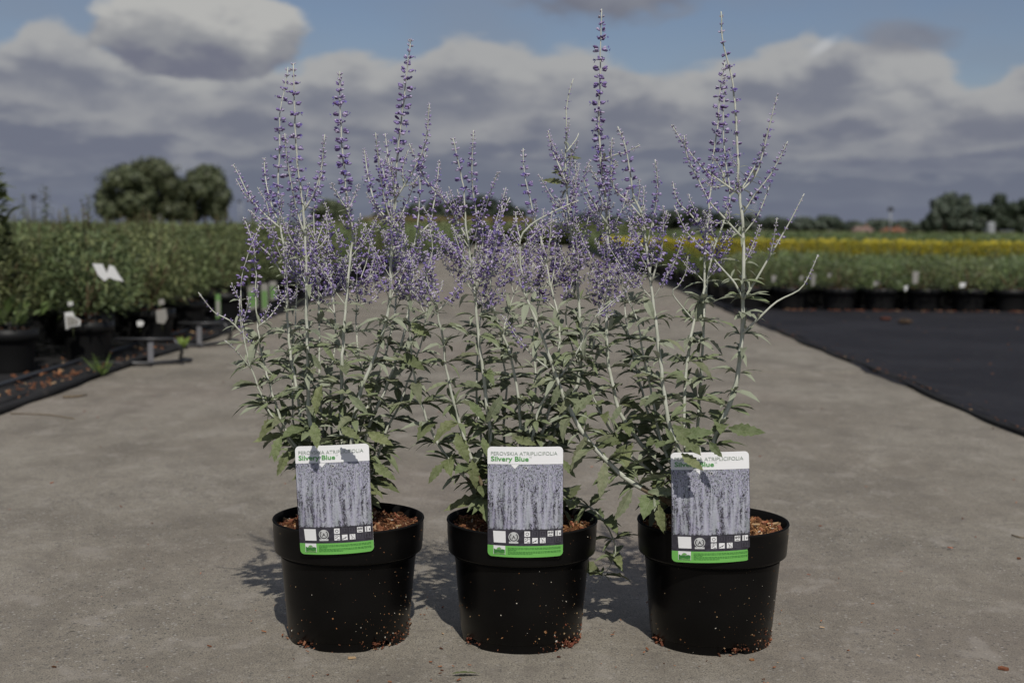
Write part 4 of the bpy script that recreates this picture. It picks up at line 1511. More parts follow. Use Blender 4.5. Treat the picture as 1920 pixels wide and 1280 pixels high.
    def side(self, parent, pts, dtip, y0, frac=.25, rad=.0014, size=.0056, pitch=.0090, dens=8, leaf=True, twigs=0, pale=False):
        """a traced flowering side branch"""
        r_ = self.r
        P = resample([p - self.o for p in traced(pts, y0, dtip)], .01)
        S = arclen(P)
        mb = MB()
        mb.tube(P, list(np.linspace(rad, .0006, len(P))), 6, 5)
        Lt = S[-1]
        spike_whorls(mb, P, S, Lt * frac, size, r_, pitch, dens, .04)
        for k_ in range(twigs):
            s = Lt * (.16 + .5 * k_ / max(1, twigs))
            p0, d0 = pt_at(P, S, s)
            for sg in (0, 1):
                out = perp_frame(d0, 1.57 * k_ + sg * math.pi + r_.normal(0, .3))
                L2 = r_.uniform(.025, .05)
                q1 = p0 + (d0 * .8 + out * .7).normalized() * L2 * .5
                Q = resample([p0, q1, q1 + (d0 + out * .2 + Vector((0, 0, .3))).normalized() * L2 * .5], .006)
                SQ = arclen(Q)
                mb.tube(Q, list(np.linspace(.0009, .0005, len(Q))), 4, 5)
                spike_whorls(mb, Q, SQ, L2 * .25, size * .9, r_, .008, dens - 2, .03)
        if leaf:
            for s in (Lt * .04, Lt * .2):
                p0, d0 = pt_at(P, S, s)
                for sg in (0, 1):
                    out = perp_frame(d0, r_.uniform(0, 1) + sg * math.pi)
                    small_leaf(mb, p0, (out + d0 * .5).normalized(), (0, -.2, 1), r_.uniform(.010, .020), .004, 6, .3)
        return mb.build('flower_branch', FM, parent)

    def hang_leaf(self, parent, a, b, Y, wide=1.0, lvl='lo', dY=-.012):
        """a big leaf traced from its base pixel to its tip pixel"""
        p = at(a[0], a[1], Y) - self.o; q = at(b[0], b[1], Y + dY) - self.o
        d = q - p
        L = d.length * 1.1
        me = LEAF[lvl][4 if self.r.uniform() < .5 else 0]
        o = bpy.data.objects.new('leaf', me); COL.objects.link(o); o.parent = parent
        o.matrix_local = Matrix.Translation(p) @ frame(d, (self.r.normal(0, .25), -1.0, .55)).to_4x4() @ Matrix.Diagonal((L, L * min(1.2, wide * .85), L, 1))


# pot of the sages
def sage_pot(plant, seed, rot=0.0):
    r_ = np.random.default_rng(seed)
    seg = 96
    notches = [R(a) for a in (-52, -128, 90, 20, 160)] if seed == 1 else ([R(a) for a in (-40, -146, 90, 35)] if seed == 2 else [R(a) for a in (-78, -160, 30, 90)])
    half = R(9.5)
    def zf(i, a, z):
        if i == 0:
            for n_ in notches:
                dd = abs((a - n_ + math.pi) % (2 * math.pi) - math.pi)
                if dd < half: return z + .0105
                if dd < half * 1.35: return z + .0105 * (half * 1.35 - dd) / (half * .35)
        return z
    mb = MB()
    h, rr_ = PH, PR
    prof = [(.0825, .0), (.0832, .0115), (.0838, .0123), (.0845, .0128), (.0885, .06), (.0925, .105), (.0940, .1185), (.0945, .1205), (.0985, .1222), (.1018, .1240), (.1024, .1262),
            (.1040, .150), (rr_ - .0008, .1640), (rr_ + .0002, .1662), (rr_ - .0003, h), (rr_ - .0018, h + .0003), (rr_ - .0030, h - .001), (.1012, .148), (.0985, .128), (.0950, .118)]
    lathe(mb, prof[:14], seg, 0, zf)
    lathe(mb, prof[13:], seg, 1)
    pot = mb.build('pot', [M_pot, M_potin], plant.e)
    mb = MB()
    lathe(mb, [(.0800, .0115), (.0810, .018), (.0815, .02)], seg, 0)
    V = [(.0815 * math.cos(2 * math.pi * j / 48), .0815 * math.sin(2 * math.pi * j / 48), .0112) for j in range(48)]
    mb.add(V, [tuple(range(48))], 0)
    mb.build('pot_floor', [M_potin], plant.e)
    # grit and bark crumbs stuck on the outside
    mb = MB()
    for _ in range(170):
        right = r_.uniform() < .62
        a = r_.normal(-.75, .42) if right else r_.uniform(-math.pi, 0)
        z = abs(r_.normal(0, .045)) if r_.uniform() < .65 else r_.uniform(.005, .16)
        if z > .163: continue
        ro = np.interp(z, [0, .012, .0128, .06, .105, .1205, .1262, .164], [.0825, .0832, .0845, .0885, .0925, .0945, .1024, .1045]) + .0003
        L = min(.004, abs(r_.normal(0, .0006)) + .00035)
        if z < .03 and r_.uniform() < .3: L *= 1.8
        c = (ro * math.cos(a), ro * math.sin(a), z + .001)
        mi = int(r_.choice(5, p=[.36, .28, .1, .16, .1]))
        mb.box(c, (L * .5, L * r_.uniform(.3, 1), L), mi, (Matrix.Rotation(a, 3, 'Z') @ Euler((r_.uniform(-1.5, 1.5), 0, 0)).to_matrix()))
    o = mb.build('grit_specks', M_chip + [M_speck], pot); o['kind'] = 'stuff'
    # bark squeezing out of the drainage notches and along the foot
    mb = MB()
    for n_ in notches:
        for _ in range(14):
            a = n_ + r_.normal(0, .11)
            L = r_.uniform(.002, .007)
            q = .083 + r_.uniform(-.004, .004)
            mb.box((q * math.cos(a), q * math.sin(a), r_.uniform(.002, .011)), (L, L * .45, L * .3), int(r_.choice(4, p=[.45, .3, .15, .1])), Euler((r_.normal(0, .7), r_.normal(0, .7), r_.uniform(0, 3))).to_matrix())
    for _ in range(48):
        a = r_.normal(-.5, .4)
        L = r_.uniform(.001, .004)
        z = abs(r_.normal(0, .012)) + .001
        q = .0835 + z * .07
        mb.box((q * math.cos(a), q * math.sin(a), z), (L, L * .5, L * .35), int(r_.choice(4, p=[.45, .3, .15, .1])), Euler((r_.normal(0, .7), r_.normal(0, .7), r_.uniform(0, 3))).to_matrix())
    o = mb.build('bark_crumbs', M_chip, pot); o['kind'] = 'stuff'
    # potting mix
    mb = MB()
    nr, ns = 14, 60
    V, F = [], []
    for i in range(nr):
        q = i / (nr - 1)
        for j in range(ns):
            a = 2 * math.pi * j / ns
            V.append((q * .1005 * math.cos(a), q * .1005 * math.sin(a), .1535 + .005 * (1 - q * q) + r_.normal(0, .0012)))
    for i in range(nr - 1):
        for j in range(ns):
            F.append((i * ns + j, (i + 1) * ns + j, (i + 1) * ns + (j + 1) % ns, i * ns + (j + 1) % ns))
    mb.add(V, F, 0, True)
    soil = mb.build('potting_mix', [M_soil], plant.e)
    def zs(q): return .1535 + .005 * (1 - (q / .1) ** 2)
    for _ in range(150):
        a = r_.uniform(0, 6.283); q = .097 * math.sqrt(r_.uniform(.02, 1))
        o = bpy.data.objects.new('bark_chip', chips[int(r_.integers(0, len(chips)))])
        COL.objects.link(o); o.parent = soil
        k_ = r_.uniform(.5, 1.25)
        o.location = (q * math.cos(a), q * math.sin(a), zs(q) + r_.uniform(.001, .004))
        o.rotation_euler = (r_.normal(0, .45), r_.normal(0, .45), r_.uniform(0, 6.28))
        o.scale = (k_, k_, k_)
    mb = MB()
    for _ in range(1100):
        a = r_.uniform(0, 6.283); q = .099 * math.sqrt(r_.uniform(0, 1))
        L = r_.uniform(.002, .007)
        mb.box((q * math.cos(a), q * math.sin(a), zs(q) + r_.uniform(0, .004)), (L, L * r_.uniform(.2, .5), L * .2), int(r_.choice(5, p=[.38, .30, .16, .13, .03])),
               Euler((r_.normal(0, .5), r_.normal(0, .5), r_.uniform(0, 3.1))).to_matrix())
    o = mb.build('bark_fines', M_chip + [M_speck], soil); o['kind'] = 'stuff'
    return pot


# ----- plant 1 (left)
P1 = Plant(653, 1192, 'left of the three flowering sages, closest to the shrub block', 1)
sage_pot(P1, 1)
lf, = (0,)
B = (640, 950)
st = P1.stem([(625, 950), (585, 880), (541, 826), (510, 780), (484, 726), (468, 679), (457, 628), (452, 568), (454, 517), (469, 467), (488, 423)], -.02, 615, 540, .0020, br=.4, brlen=.35, size=.0058, pitch=.0105)
P1.side(st, [(457, 628), (430, 600), (405, 588), (390, 572), (372, 548)], -.03, POTY - .01, .3, .0013, size=.0034, dens=5, pitch=.011)
P1.side(st, [(470, 690), (455, 672), (438, 652), (421, 638)], -.03, POTY - .01, .45, .0010, size=.0032, dens=4)
st = P1.stem([(632, 950), (590, 880), (541, 816), (515, 753), (493, 669), (484, 615), (479, 561), (479, 484), (474, 455), (456, 407)], .03, 640, 560, .0021, br=.5, brlen=.3, size=.0058, pitch=.011)
P1.side(st, [(493, 669), (478, 655), (470, 640), (455, 625), (450, 590), (449, 560)], -.02, POTY, .3, .0011, size=.004)
P1.side(st, [(484, 612), (505, 595), (520, 575), (540, 548)], .02, POTY, .3, .0011, size=.004)
st = P1.stem([(636, 950), (605, 890), (568, 803), (558, 736), (545, 670), (540, 610), (535, 528), (530, 444), (525, 410), (521, 336), (525, 269), (525, 215), (540, 126)], .05, 610, 395, .0025, br=.75, brlen=.75, pitch=.0135)
P1.side(st, [(525, 427), (505, 410), (480, 385), (462, 358), (450, 332), (437, 309)], .02, POTY + .04, .12, .0014, twigs=2)
P1.side(st, [(527, 425), (515, 400), (505, 370), (498, 335), (495, 296)], .05, POTY + .05, .2, .0012)
P1.side(st, [(533, 520), (508, 480), (488, 462), (470, 440), (463, 425)], -.02, POTY + .04, .3, .0013)
st = P1.stem([(642, 950), (618, 890), (583, 800), (578, 736), (577, 669), (575, 608), (575, 534), (572, 450), (568, 386), (560, 326), (555, 269), (552, 195), (550, 119)], -.05, 600, 375, .0031, y0=POTY - .03, br=.75, brlen=.7, pitch=.0135)
P1.side(st, [(570, 395), (590, 360), (602, 320), (606, 285), (609, 252)], -.02, POTY - .06, .2, .0013)
P1.side(st, [(572, 440), (558, 400), (545, 340), (537, 290), (534, 250)], -.03, POTY - .06, .25, .0013)
st = P1.stem([(655, 950), (648, 890), (640, 830), (641, 700), (644, 635), (649, 568), (654, 507), (662, 434), (654, 400), (652, 386), (644, 302), (639, 235), (637, 134)], .03, 590, 375, .0029, br=.85, brlen=.85, pitch=.0112, size=.0076, dens=13)
st = P1.stem([(660, 950), (658, 870), (662, 796), (679, 726), (703, 669), (720, 615), (731, 565), (733, 490), (738, 410), (741, 353), (746, 285), (751, 235), (760, 168), (770, 74)], -.06, 590, 330, .0030, y0=POTY - .02, br=.8, brlen=.8, pitch=.0112, size=.0074, dens=12)
P1.side(st, [(740, 375), (760, 345), (775, 320), (790, 290), (800, 255), (805, 195)], -.03, POTY - .06, .25, .0013, size=.0052, twigs=1)
P1.side(st, [(736, 420), (722, 380), (712, 320), (704, 249)], -.05, POTY - .07, .25, .0013)
P1.side(st, [(738, 415), (742, 370), (730, 310), (722, 250)], .03, POTY - .04, .3, .0013)
st = P1.stem([(668, 950), (672, 880), (693, 796), (720, 736), (740, 682), (757, 628), (773, 534), (777, 460), (783, 427), (787, 370), (790, 319), (800, 275)], .06, 600, 440, .0026, br=.8, brlen=.75)
P1.side(st, [(783, 440), (805, 420), (812, 390), (820, 340), (824, 300)], .03, POTY + .05, .2)
st = P1.stem([(664, 950), (662, 880), (676, 803), (713, 696), (736, 615), (743, 561), (746, 474), (740, 434), (730, 386), (718, 319), (706, 275)], .12, 590, 430, .0023, y0=POTY + .02, br=.8, brlen=.7)
P1.side(st, [(735, 420), (706, 385), (692, 340), (683, 280)], .05, POTY + .1, .2)
st = P1.stem([(648, 950), (628, 890), (605, 796), (600, 719), (599, 635), (597, 544), (592, 477), (589, 423), (590, 386), (600, 340), (605, 300)], .10, 600, 430, .0021, y0=POTY + .02, br=.75, brlen=.7)
st = P1.stem([(640, 950), (600, 890), (556, 820), (548, 719), (553, 620), (557, 541), (558, 467), (565, 420)], .11, 600, 470, .0019, y0=POTY + .02, br=.6, brlen=.6)
st = P1.stem([(672, 950), (700, 880), (722, 812), (748, 760), (770, 700), (790, 640), (800, 580), (803, 520), (798, 470)], .03, 600, 520, .0022, br=.8, brlen=.7)
st = P1.stem([(660, 950), (690, 890), (705, 820), (690, 740), (672, 660), (668, 600), (672, 540), (690, 480), (700, 420)], .13, 600, 520, .0021, y0=POTY + .03, br=.85, brlen=.9)
st = P1.stem([(660, 950), (640, 880), (620, 800), (622, 700), (630, 620), (622, 540), (618, 470), (612, 400)], .15, 600, 500, .0020, y0=POTY + .03, br=.85, brlen=.8)
for a, b, w_, l_ in [((588, 792), (594, 838), 1.5, 'lo'), ((757, 662), (787, 697), 1.4, 'lo'), ((772, 606), (798, 634), 1.4, 'lo'), ((578, 662), (603, 690), 1.4, 'mid'), ((640, 800), (668, 826), 1.3, 'lo'),
                     ((604, 722), (580, 770), 1.2, 'lo'), ((700, 868), (735, 903), 1.1, 'lo'), ((690, 810), (730, 838), 1.2, 'lo'), ((528, 818), (505, 860), 1.1, 'lo'), ((540, 845), (520, 890), 1.1, 'lo'), ((655, 742), (690, 772), 1.3, 'mid')]:
    P1.hang_leaf(st, a, b, POTY - .125 if b[1] > 825 and 550 < b[0] < 690 else POTY - .05, w_, l_)

# ----- plant 2 (middle)
P2 = Plant(977, 1201, 'middle of the three flowering sages', 2)
sage_pot(P2, 2)
st = P2.stem([(935, 945), (905, 922), (850, 872), (812, 815), (790, 756), (776, 700), (770, 640), (766, 575), (772, 520), (768, 470)], -.03, 570, 520, .0024, y0=POTY - .02, br=.7, brlen=.5)
st = P2.stem([(940, 945), (910, 920), (880, 850), (864, 803), (847, 736), (837, 692), (830, 635), (820, 588), (810, 554), (800, 515), (812, 470), (806, 430)], -.06, 575, 500, .0026, y0=POTY - .03, br=.7, brlen=.5)
P2.side(st, [(820, 588), (800, 575), (785, 560), (772, 545)], -.03, POTY - .07, .4, .0012, size=.004)
P2.side(st, [(818, 585), (835, 570), (855, 550), (872, 520), (880, 495)], -.03, POTY - .07, .3, .0013)
st = P2.stem([(945, 945), (925, 900), (918, 803), (908, 719), (901, 662), (894, 601), (891, 551), (884, 501), (878, 450), (874, 420), (869, 353), (859, 302), (849, 259)], -.02, 560, 400, .0031, y0=POTY - .02, br=.9, brlen=.95)
P2.side(st, [(886, 505), (893, 450), (893, 403), (886, 350), (885, 300), (888, 244)], -.03, POTY - .03, .22, .0016)
P2.side(st, [(892, 545), (904, 470), (906, 410), (918, 365), (934, 322)], -.04, POTY - .03, .35, .0014)
P2.side(st, [(878, 450), (860, 420), (840, 385), (800, 340), (780, 300), (767, 269)], -.03, POTY - .03, .15, .0014, twigs=2)
P2.side(st, [(884, 500), (855, 470), (835, 455), (810, 440), (790, 432)], -.05, POTY - .03, .15, twigs=2)
st = P2.stem([(950, 945), (920, 890), (899, 803), (894, 736), (896, 660), (900, 600), (908, 540), (912, 480), (920, 430)], .08, 570, 480, .0022, br=.9, brlen=.9)
st = P2.stem([(975, 945), (978, 860), (975, 780), (968, 719), (955, 660), (928, 590), (920, 540), (925, 470), (940, 410), (956, 370)], .0, 620, 480, .0025, br=.9, brlen=.8)
st = P2.stem([(985, 945), (995, 880), (1020, 800), (1045, 700), (1048, 606), (1031, 531), (1020, 469), (1003, 412), (993, 368), (982, 320), (981, 278)], .05, 600, 410, .0024, br=.85, brlen=.8)
P2.side(st, [(1020, 470), (1045, 430), (1068, 400), (1080, 350), (1078, 300)], .03, POTY + .04, .2, .0014, twigs=1)
st = P2.stem([(985, 945), (1000, 900), (1040, 810), (1082, 720), (1090, 650), (1085, 560), (1072, 437), (1065, 395), (1062, 344), (1060, 292), (1062, 241), (1063, 193), (1075, 148)], .02, 560, 250, .0030, br=.85, brlen=.75, size=.0036, dens=6)
P2.side(st, [(1062, 344), (1048, 310), (1035, 280), (1028, 245)], .02, POTY + .02, .2, .0012)
P2.side(st, [(1062, 285), (1080, 262), (1085, 250)], .02, POTY + .02, .35, .0012, size=.003, dens=4)
for a, b in [((1058, 344), (1018, 336)), ((1062, 296), (1091, 298)), ((1056, 335), (1040, 312)), ((1046, 325), (1034, 322))]:
    P2.hang_leaf(st, a, b, POTY + .03, .8, 'lo', 0)
st = P2.stem([(980, 945), (988, 880), (1000, 810), (1013, 761), (1040, 720), (1068, 682), (1089, 647), (1110, 602), (1140, 572), (1180, 540)], -.05, 620, 560, .0024, y0=POTY - .03, br=.7, brlen=.5)
st = P2.stem([(965, 945), (950, 880), (945, 800), (950, 720), (940, 650), (955, 580), (975, 520), (985, 460)], .12, 590, 510, .0021, y0=POTY + .02, br=.85, brlen=.8)
st = P2.stem([(990, 945), (1040, 850), (1060, 780), (1075, 740), (1100, 690), (1120, 620), (1130, 560), (1120, 490)], .12, 600, 520, .0021, y0=POTY + .02, br=.85, brlen=.8)
st = P2.stem([(970, 945), (965, 880), (990, 800), (1005, 720), (1000, 640), (1010, 570), (1040, 500), (1050, 440)], .09, 590, 510, .0021, y0=POTY + .02, br=.85, brlen=.9)
# the drooping shoot over the right side of the pot
st = P2.stem([(985, 950), (1020, 945), (1062, 938), (1105, 950), (1132, 976), (1150, 1010), (1153, 1035), (1143, 1062), (1118, 1092)], .01, -4000, -5000, .0021, y0=POTY + .03, leafL=.95, start=.03)
for a, b, w_, l_ in [((856, 812), (870, 868), 1.3, 'lo'), ((886, 862), (884, 914), 1.2, 'lo'), ((905, 820), (912, 860), 1.2, 'lo'), ((833, 870), (798, 898), 1.0, 'lo'), ((880, 752), (905, 790), 1.2, 'lo'),
                     ((940, 742), (915, 795), 1.2, 'mid'), ((1070, 742), (1052, 775), 1.2, 'mid'), ((965, 820), (1000, 838), 1.2, 'lo'), ((1050, 860), (1078, 893), 1.0, 'lo')]:
    P2.hang_leaf(st, a, b, POTY - .06, w_, l_)

# ----- plant 3 (right)
P3 = Plant(1338, 1208, 'right of the three flowering sages, with a long stem leaning left', 3)
sage_pot(P3, 3)
YB = POTY - .045
R1 = P3.stem([(1268, 948), (1242, 934), (1190, 907), (1160, 885), (1119, 844), (1096, 816), (1072, 775), (1048, 720), (1027, 661), (1010, 613), (989, 561), (979, 513), (974, 469), (976, 445), (988, 428), (1003, 416), (1041, 395), (1085, 376)],
             -.04, 560, 408, .0036, y0=YB, br=.55, brlen=.6, size=.0046)
P3.side(R1, [(977, 469), (990, 452), (1004, 438), (1022, 424), (1045, 412)], -.02, YB - .03, .3, .0016)
P3.side(R1, [(989, 561), (978, 540), (970, 510), (962, 480)], -.02, YB - .03, .3, .0012)
P3.side(R1, [(1027, 690), (1000, 668), (975, 640), (955, 610), (940, 590)], -.03, YB - .03, .45, .0013, size=.004)
st = P3.stem([(1300, 950), (1250, 890), (1192, 819), (1158, 764), (1151, 727), (1141, 685), (1137, 606), (1141, 537), (1141, 486), (1139, 434), (1137, 412), (1134, 361), (1126, 302), (1123, 223), (1125, 137), (1127, 69), (1128, 17)],
             .0, 600, 330, .0030, br=.9, brlen=.85, pitch=.0128, size=.0072, dens=11)
P3.side(st, [(1134, 361), (1128, 300), (1122, 250), (1124, 210)], .02, POTY + .01, .02, .0012, size=.0062, dens=10)
P3.side(st, [(1130, 300), (1155, 290), (1175, 285), (1200, 272)], -.02, POTY, .45, .0012)
P3.side(st, [(1138, 420), (1105, 365), (1095, 330), (1108, 300)], -.02, POTY, .25, .0013, twigs=1)
st = P3.stem([(1315, 950), (1290, 890), (1270, 837), (1257, 802), (1247, 751), (1240, 692), (1233, 634), (1227, 579), (1220, 531), (1213, 469), (1203, 400), (1189, 371), (1182, 330), (1172, 275), (1158, 237)],
             -.03, 560, 360, .0033, y0=POTY - .04, br=.8, brlen=.7)
P3.side(st, [(1213, 460), (1227, 400), (1233, 344), (1228, 299)], -.03, POTY - .06, .2, .0014, twigs=1)
P3.side(st, [(1222, 530), (1230, 500), (1240, 469), (1244, 417), (1243, 385)], -.03, POTY - .06, .3, .0015)
P3.side(st, [(1205, 410), (1180, 380), (1150, 350), (1146, 300), (1148, 258)], -.02, POTY - .06, .25, .0013)
st5 = P3.stem([(1320, 950), (1322, 890), (1337, 837), (1347, 806), (1367, 761), (1381, 716), (1386, 675), (1392, 627), (1392, 606), (1393, 555), (1395, 503), (1393, 434), (1392, 412), (1386, 361), (1383, 292), (1381, 241), (1378, 193), (1373, 148), (1361, 103), (1354, 69), (1352, 22)],
              -.02, 520, 300, .0037, y0=POTY - .01, br=.35, brlen=.5, pitch=.0155, size=.0048)
P3.side(st5, [(1392, 625), (1423, 596), (1457, 565), (1498, 544), (1515, 520), (1534, 477)], -.02, POTY - .02, .72, .0019, size=.0034, dens=5, pitch=.008)
P3.side(st5, [(1395, 560), (1416, 527), (1440, 486), (1464, 445), (1484, 410), (1508, 363)], -.02, POTY - .02, .55, .0019, size=.0036, dens=5, pitch=.010)
P3.side(st5, [(1441, 484), (1447, 465), (1452, 440), (1457, 408)], -.02, POTY - .03, .2, .0011, size=.0042)
P3.side(st5, [(1387, 361), (1416, 330), (1429, 292), (1440, 247), (1450, 206), (1459, 175)], -.02, POTY - .02, .35, .0015, pitch=.011, size=.0044)
P3.side(st5, [(1394, 399), (1416, 364), (1443, 330), (1464, 292), (1477, 265)], -.02, POTY - .02, .15, .0014)
P3.side(st5, [(1387, 361), (1405, 330), (1422, 300), (1434, 265), (1440, 250)], .02, POTY - .02, .2, .0013)
P3.side(st5, [(1393, 440), (1420, 405), (1435, 370), (1444, 345)], .0, POTY - .02, .3, .0012, size=.004)
P3.side(st5, [(1386, 364), (1347, 337), (1312, 309), (1281, 268), (1259, 234)], -.02, POTY - .02, .3, .0015, twigs=1)
P3.side(st5, [(1391, 445), (1350, 400), (1330, 378), (1306, 330), (1288, 292), (1283, 254)], -.03, POTY - .02, .3, .0016, twigs=1)
P3.side(st5, [(1392, 560), (1378, 531), (1347, 496), (1330, 476), (1300, 450), (1282, 425), (1264, 385)], -.03, POTY - .02, .45, .0017)
st = P3.stem([(1312, 950), (1298, 900), (1285, 840), (1283, 778), (1285, 709), (1292, 654), (1300, 606), (1318, 555), (1323, 469), (1325, 437), (1330, 378), (1335, 327), (1340, 275), (1347, 223), (1350, 172), (1360, 113)],
             .03, 560, 340, .0027, br=.75, brlen=.65, pitch=.0122)
P3.side(st, [(1323, 437), (1295, 402), (1271, 378), (1261, 340)], .02, POTY + .03, .2, .0014)
P3.side(st, [(1300, 600), (1261, 551), (1271, 537), (1285, 513), (1290, 480)], -.03, POTY, .6, .0012, size=.0035, dens=4)
st = P3.stem([(1325, 950), (1316, 880), (1309, 800), (1313, 709), (1318, 641), (1322, 560), (1335, 480), (1355, 420), (1368, 370), (1362, 310), (1356, 240), (1358, 140)], .08, 560, 390, .0024, y0=POTY + .01, br=.7, brlen=.6)
st = P3.stem([(1295, 950), (1270, 880), (1225, 800), (1200, 720), (1180, 640), (1172, 570), (1180, 500), (1195, 440)], .10, 580, 500, .0022, y0=POTY + .02, br=.9, brlen=.9)
st = P3.stem([(1290, 950), (1240, 900), (1180, 850), (1140, 800), (1110, 740), (1085, 680), (1062, 610), (1068, 540), (1075, 480)], .05, 590, 510, .0022, y0=POTY + .0, br=.9, brlen=.9)
st = P3.stem([(1305, 950), (1275, 900), (1240, 830), (1222, 740), (1205, 660), (1195, 600), (1165, 530), (1160, 470), (1150, 420)], .02, 560, 480, .0022, br=.9, brlen=.8)
for a, b, w_, l_ in [((1098, 819), (1076, 882), 1.4, 'mid'), ((1134, 868), (1128, 930), 1.4, 'mid'), ((1184, 917), (1157, 974), 1.2, 'mid'), ((1236, 946), (1237, 1000), 1.1, 'lo'), ((1215, 922), (1272, 920), 1.3, 'mid'),
                     ((1150, 860), (1172, 835), 1.2, 'lo'), ((1366, 802), (1432, 818), 1.1, 'lo'), ((1048, 722), (1038, 760), 1.3, 'mid'), ((1165, 760), (1148, 790), 1.2, 'mid')]:
    P3.hang_leaf(R1, a, b, YB - .02, w_, l_)
for a, b, w_, l_ in [((1262, 797), (1313, 850), 1.5, 'lo'), ((1278, 850), (1313, 884), 1.3, 'lo'), ((1330, 828), (1352, 856), 1.3, 'lo'), ((1280, 812), (1335, 818), 1.3, 'lo')]:
    P3.hang_leaf(st, a, b, POTY - .135, w_, l_)

# ------------------------------------------------------------------ plant labels
M_card = mat('label_white', (0.80, 0.80, 0.80), 0.35, 0.5)
M_green = mat('label_green', (0.165, 0.47, 0.10), 0.35, 0.5)
M_dark = mat('label_dark_print', (0.028, 0.026, 0.034), 0.35, 0.5, ((0.05, .048, .062), 130, 3), coord='Object')
M_grey_t = mat('label_grey_letters', (0.34, 0.39, 0.34), 0.4)
M_green_t = mat('label_green_letters', (0.10, 0.33, 0.085), 0.4)
M_dkgreen = mat('label_dark_green_print', (0.045, 0.20, 0.04), 0.4)
M_black_t = mat('label_black_print', (0.03, 0.03, 0.035), 0.4)
M_faint = mat('label_faint_print', (0.085, 0.08, 0.10), 0.4)
M_lav = [mat('print_lavender', (0.40, 0.385, 0.51), 0.35), mat('print_grey_lavender', (0.46, 0.47, 0.53), 0.35), mat('print_grey_green', (0.30, 0.33, 0.34), 0.35), mat('print_deep', (0.25, 0.235, 0.35), 0.35)]
LW, LH = 0.0960, 0.1445      # card size


def bend(u, v, off):
    """card coordinates (u right, v up, metres, origin at the bottom centre) to the bent card's local shape"""
    b = max(0.0, 1 - v / (LH * .55))
    y = (PR + .002) - math.sqrt(max(0, (PR + .002) ** 2 - u * u))
    y = y * (0.35 + .65 * b) + .010 * (v / LH) ** 2
    return (u, y - off, v)


def rounded(w, h, r_, n=7):
    P = []
    for (cx, cy, a0) in ((w / 2 - r_, h - r_, 0), (-w / 2 + r_, h - r_, 90), (-w / 2 + r_, r_, 180), (w / 2 - r_, r_, 270)):
        for i in range(n):
            a = R(a0 + 90 * i / (n - 1))
            P.append((cx + r_ * math.cos(a), cy + r_ * math.sin(a)))
    return P


def halfw(v, rc=.0055):
    """half width of the card at height v, with rounded corners"""
    w_ = LW / 2
    for vv in (v, LH - v):
        if vv < rc:
            w_ = min(w_, LW / 2 - rc + math.sqrt(max(0, rc * rc - (rc - vv) ** 2)))
    return w_


def strip(mb, v0, v1, off, mat_=0, inset=0.0, u0=None, u1=None, nu=16, nv=None, thick=False):
    nv = nv or max(2, int((v1 - v0) / .006))
    # cluster rows near the rounded corners
    vs_ = list(np.linspace(v0, v1, nv + 1))
    if v0 < .001: vs_ = [v0 + .0055 * (1 - math.cos(R(90 * i / 6))) for i in range(6)] + [v for v in vs_ if v > v0 + .0057]
    if v1 > LH - .001: vs_ = [v for v in vs_ if v < v1 - .0057] + [v1 - .0055 * (1 - math.sin(R(90 * i / 6))) for i in range(7)]
    V, F = [], []
    for v in vs_:
        hw = halfw(v) - inset
        a = -hw if u0 is None else max(u0, -hw)
        b = hw if u1 is None else min(u1, hw)
        for i in range(nu + 1):
            V.append(bend(a + (b - a) * i / nu, v, off))
    n = nu + 1
    for i in range(len(vs_) - 1):
        for j in range(nu):
            F.append((i * n + j, i * n + j + 1, (i + 1) * n + j + 1, (i + 1) * n + j))
    mb.add(V, F, mat_, True)


def poly(mb, P, off, mat_=0):
    mb.add([bend(u, v, off) for u, v in P], [tuple(range(len(P)))], mat_)


def text_mesh(s, size, u, v, off, mat_, bold=0.0, width=None, align='LEFT'):
    cu = bpy.data.curves.new('lettering', 'FONT')
    cu.body = s; cu.size = size; cu.offset = bold; cu.resolution_u = 3
    cu.align_x = align
    ob = bpy.data.objects.new('lettering', cu)
    COL.objects.link(ob)
    dg = bpy.context.evaluated_depsgraph_get()
    me = bpy.data.meshes.new_from_object(ob.evaluated_get(dg))
    bpy.data.objects.remove(ob)
    xs = [vv.co.x for vv in me.vertices]
    k_ = 1.0
    if width: k_ = width / (max(xs) - min(xs))
    x0 = min(xs) if align == 'LEFT' else 0
    for vv in me.vertices:
        vv.co = bend(u + (vv.co.x - x0) * k_, v + vv.co.y, off)
    me.materials.clear(); me.materials.append(mat_)
    return me


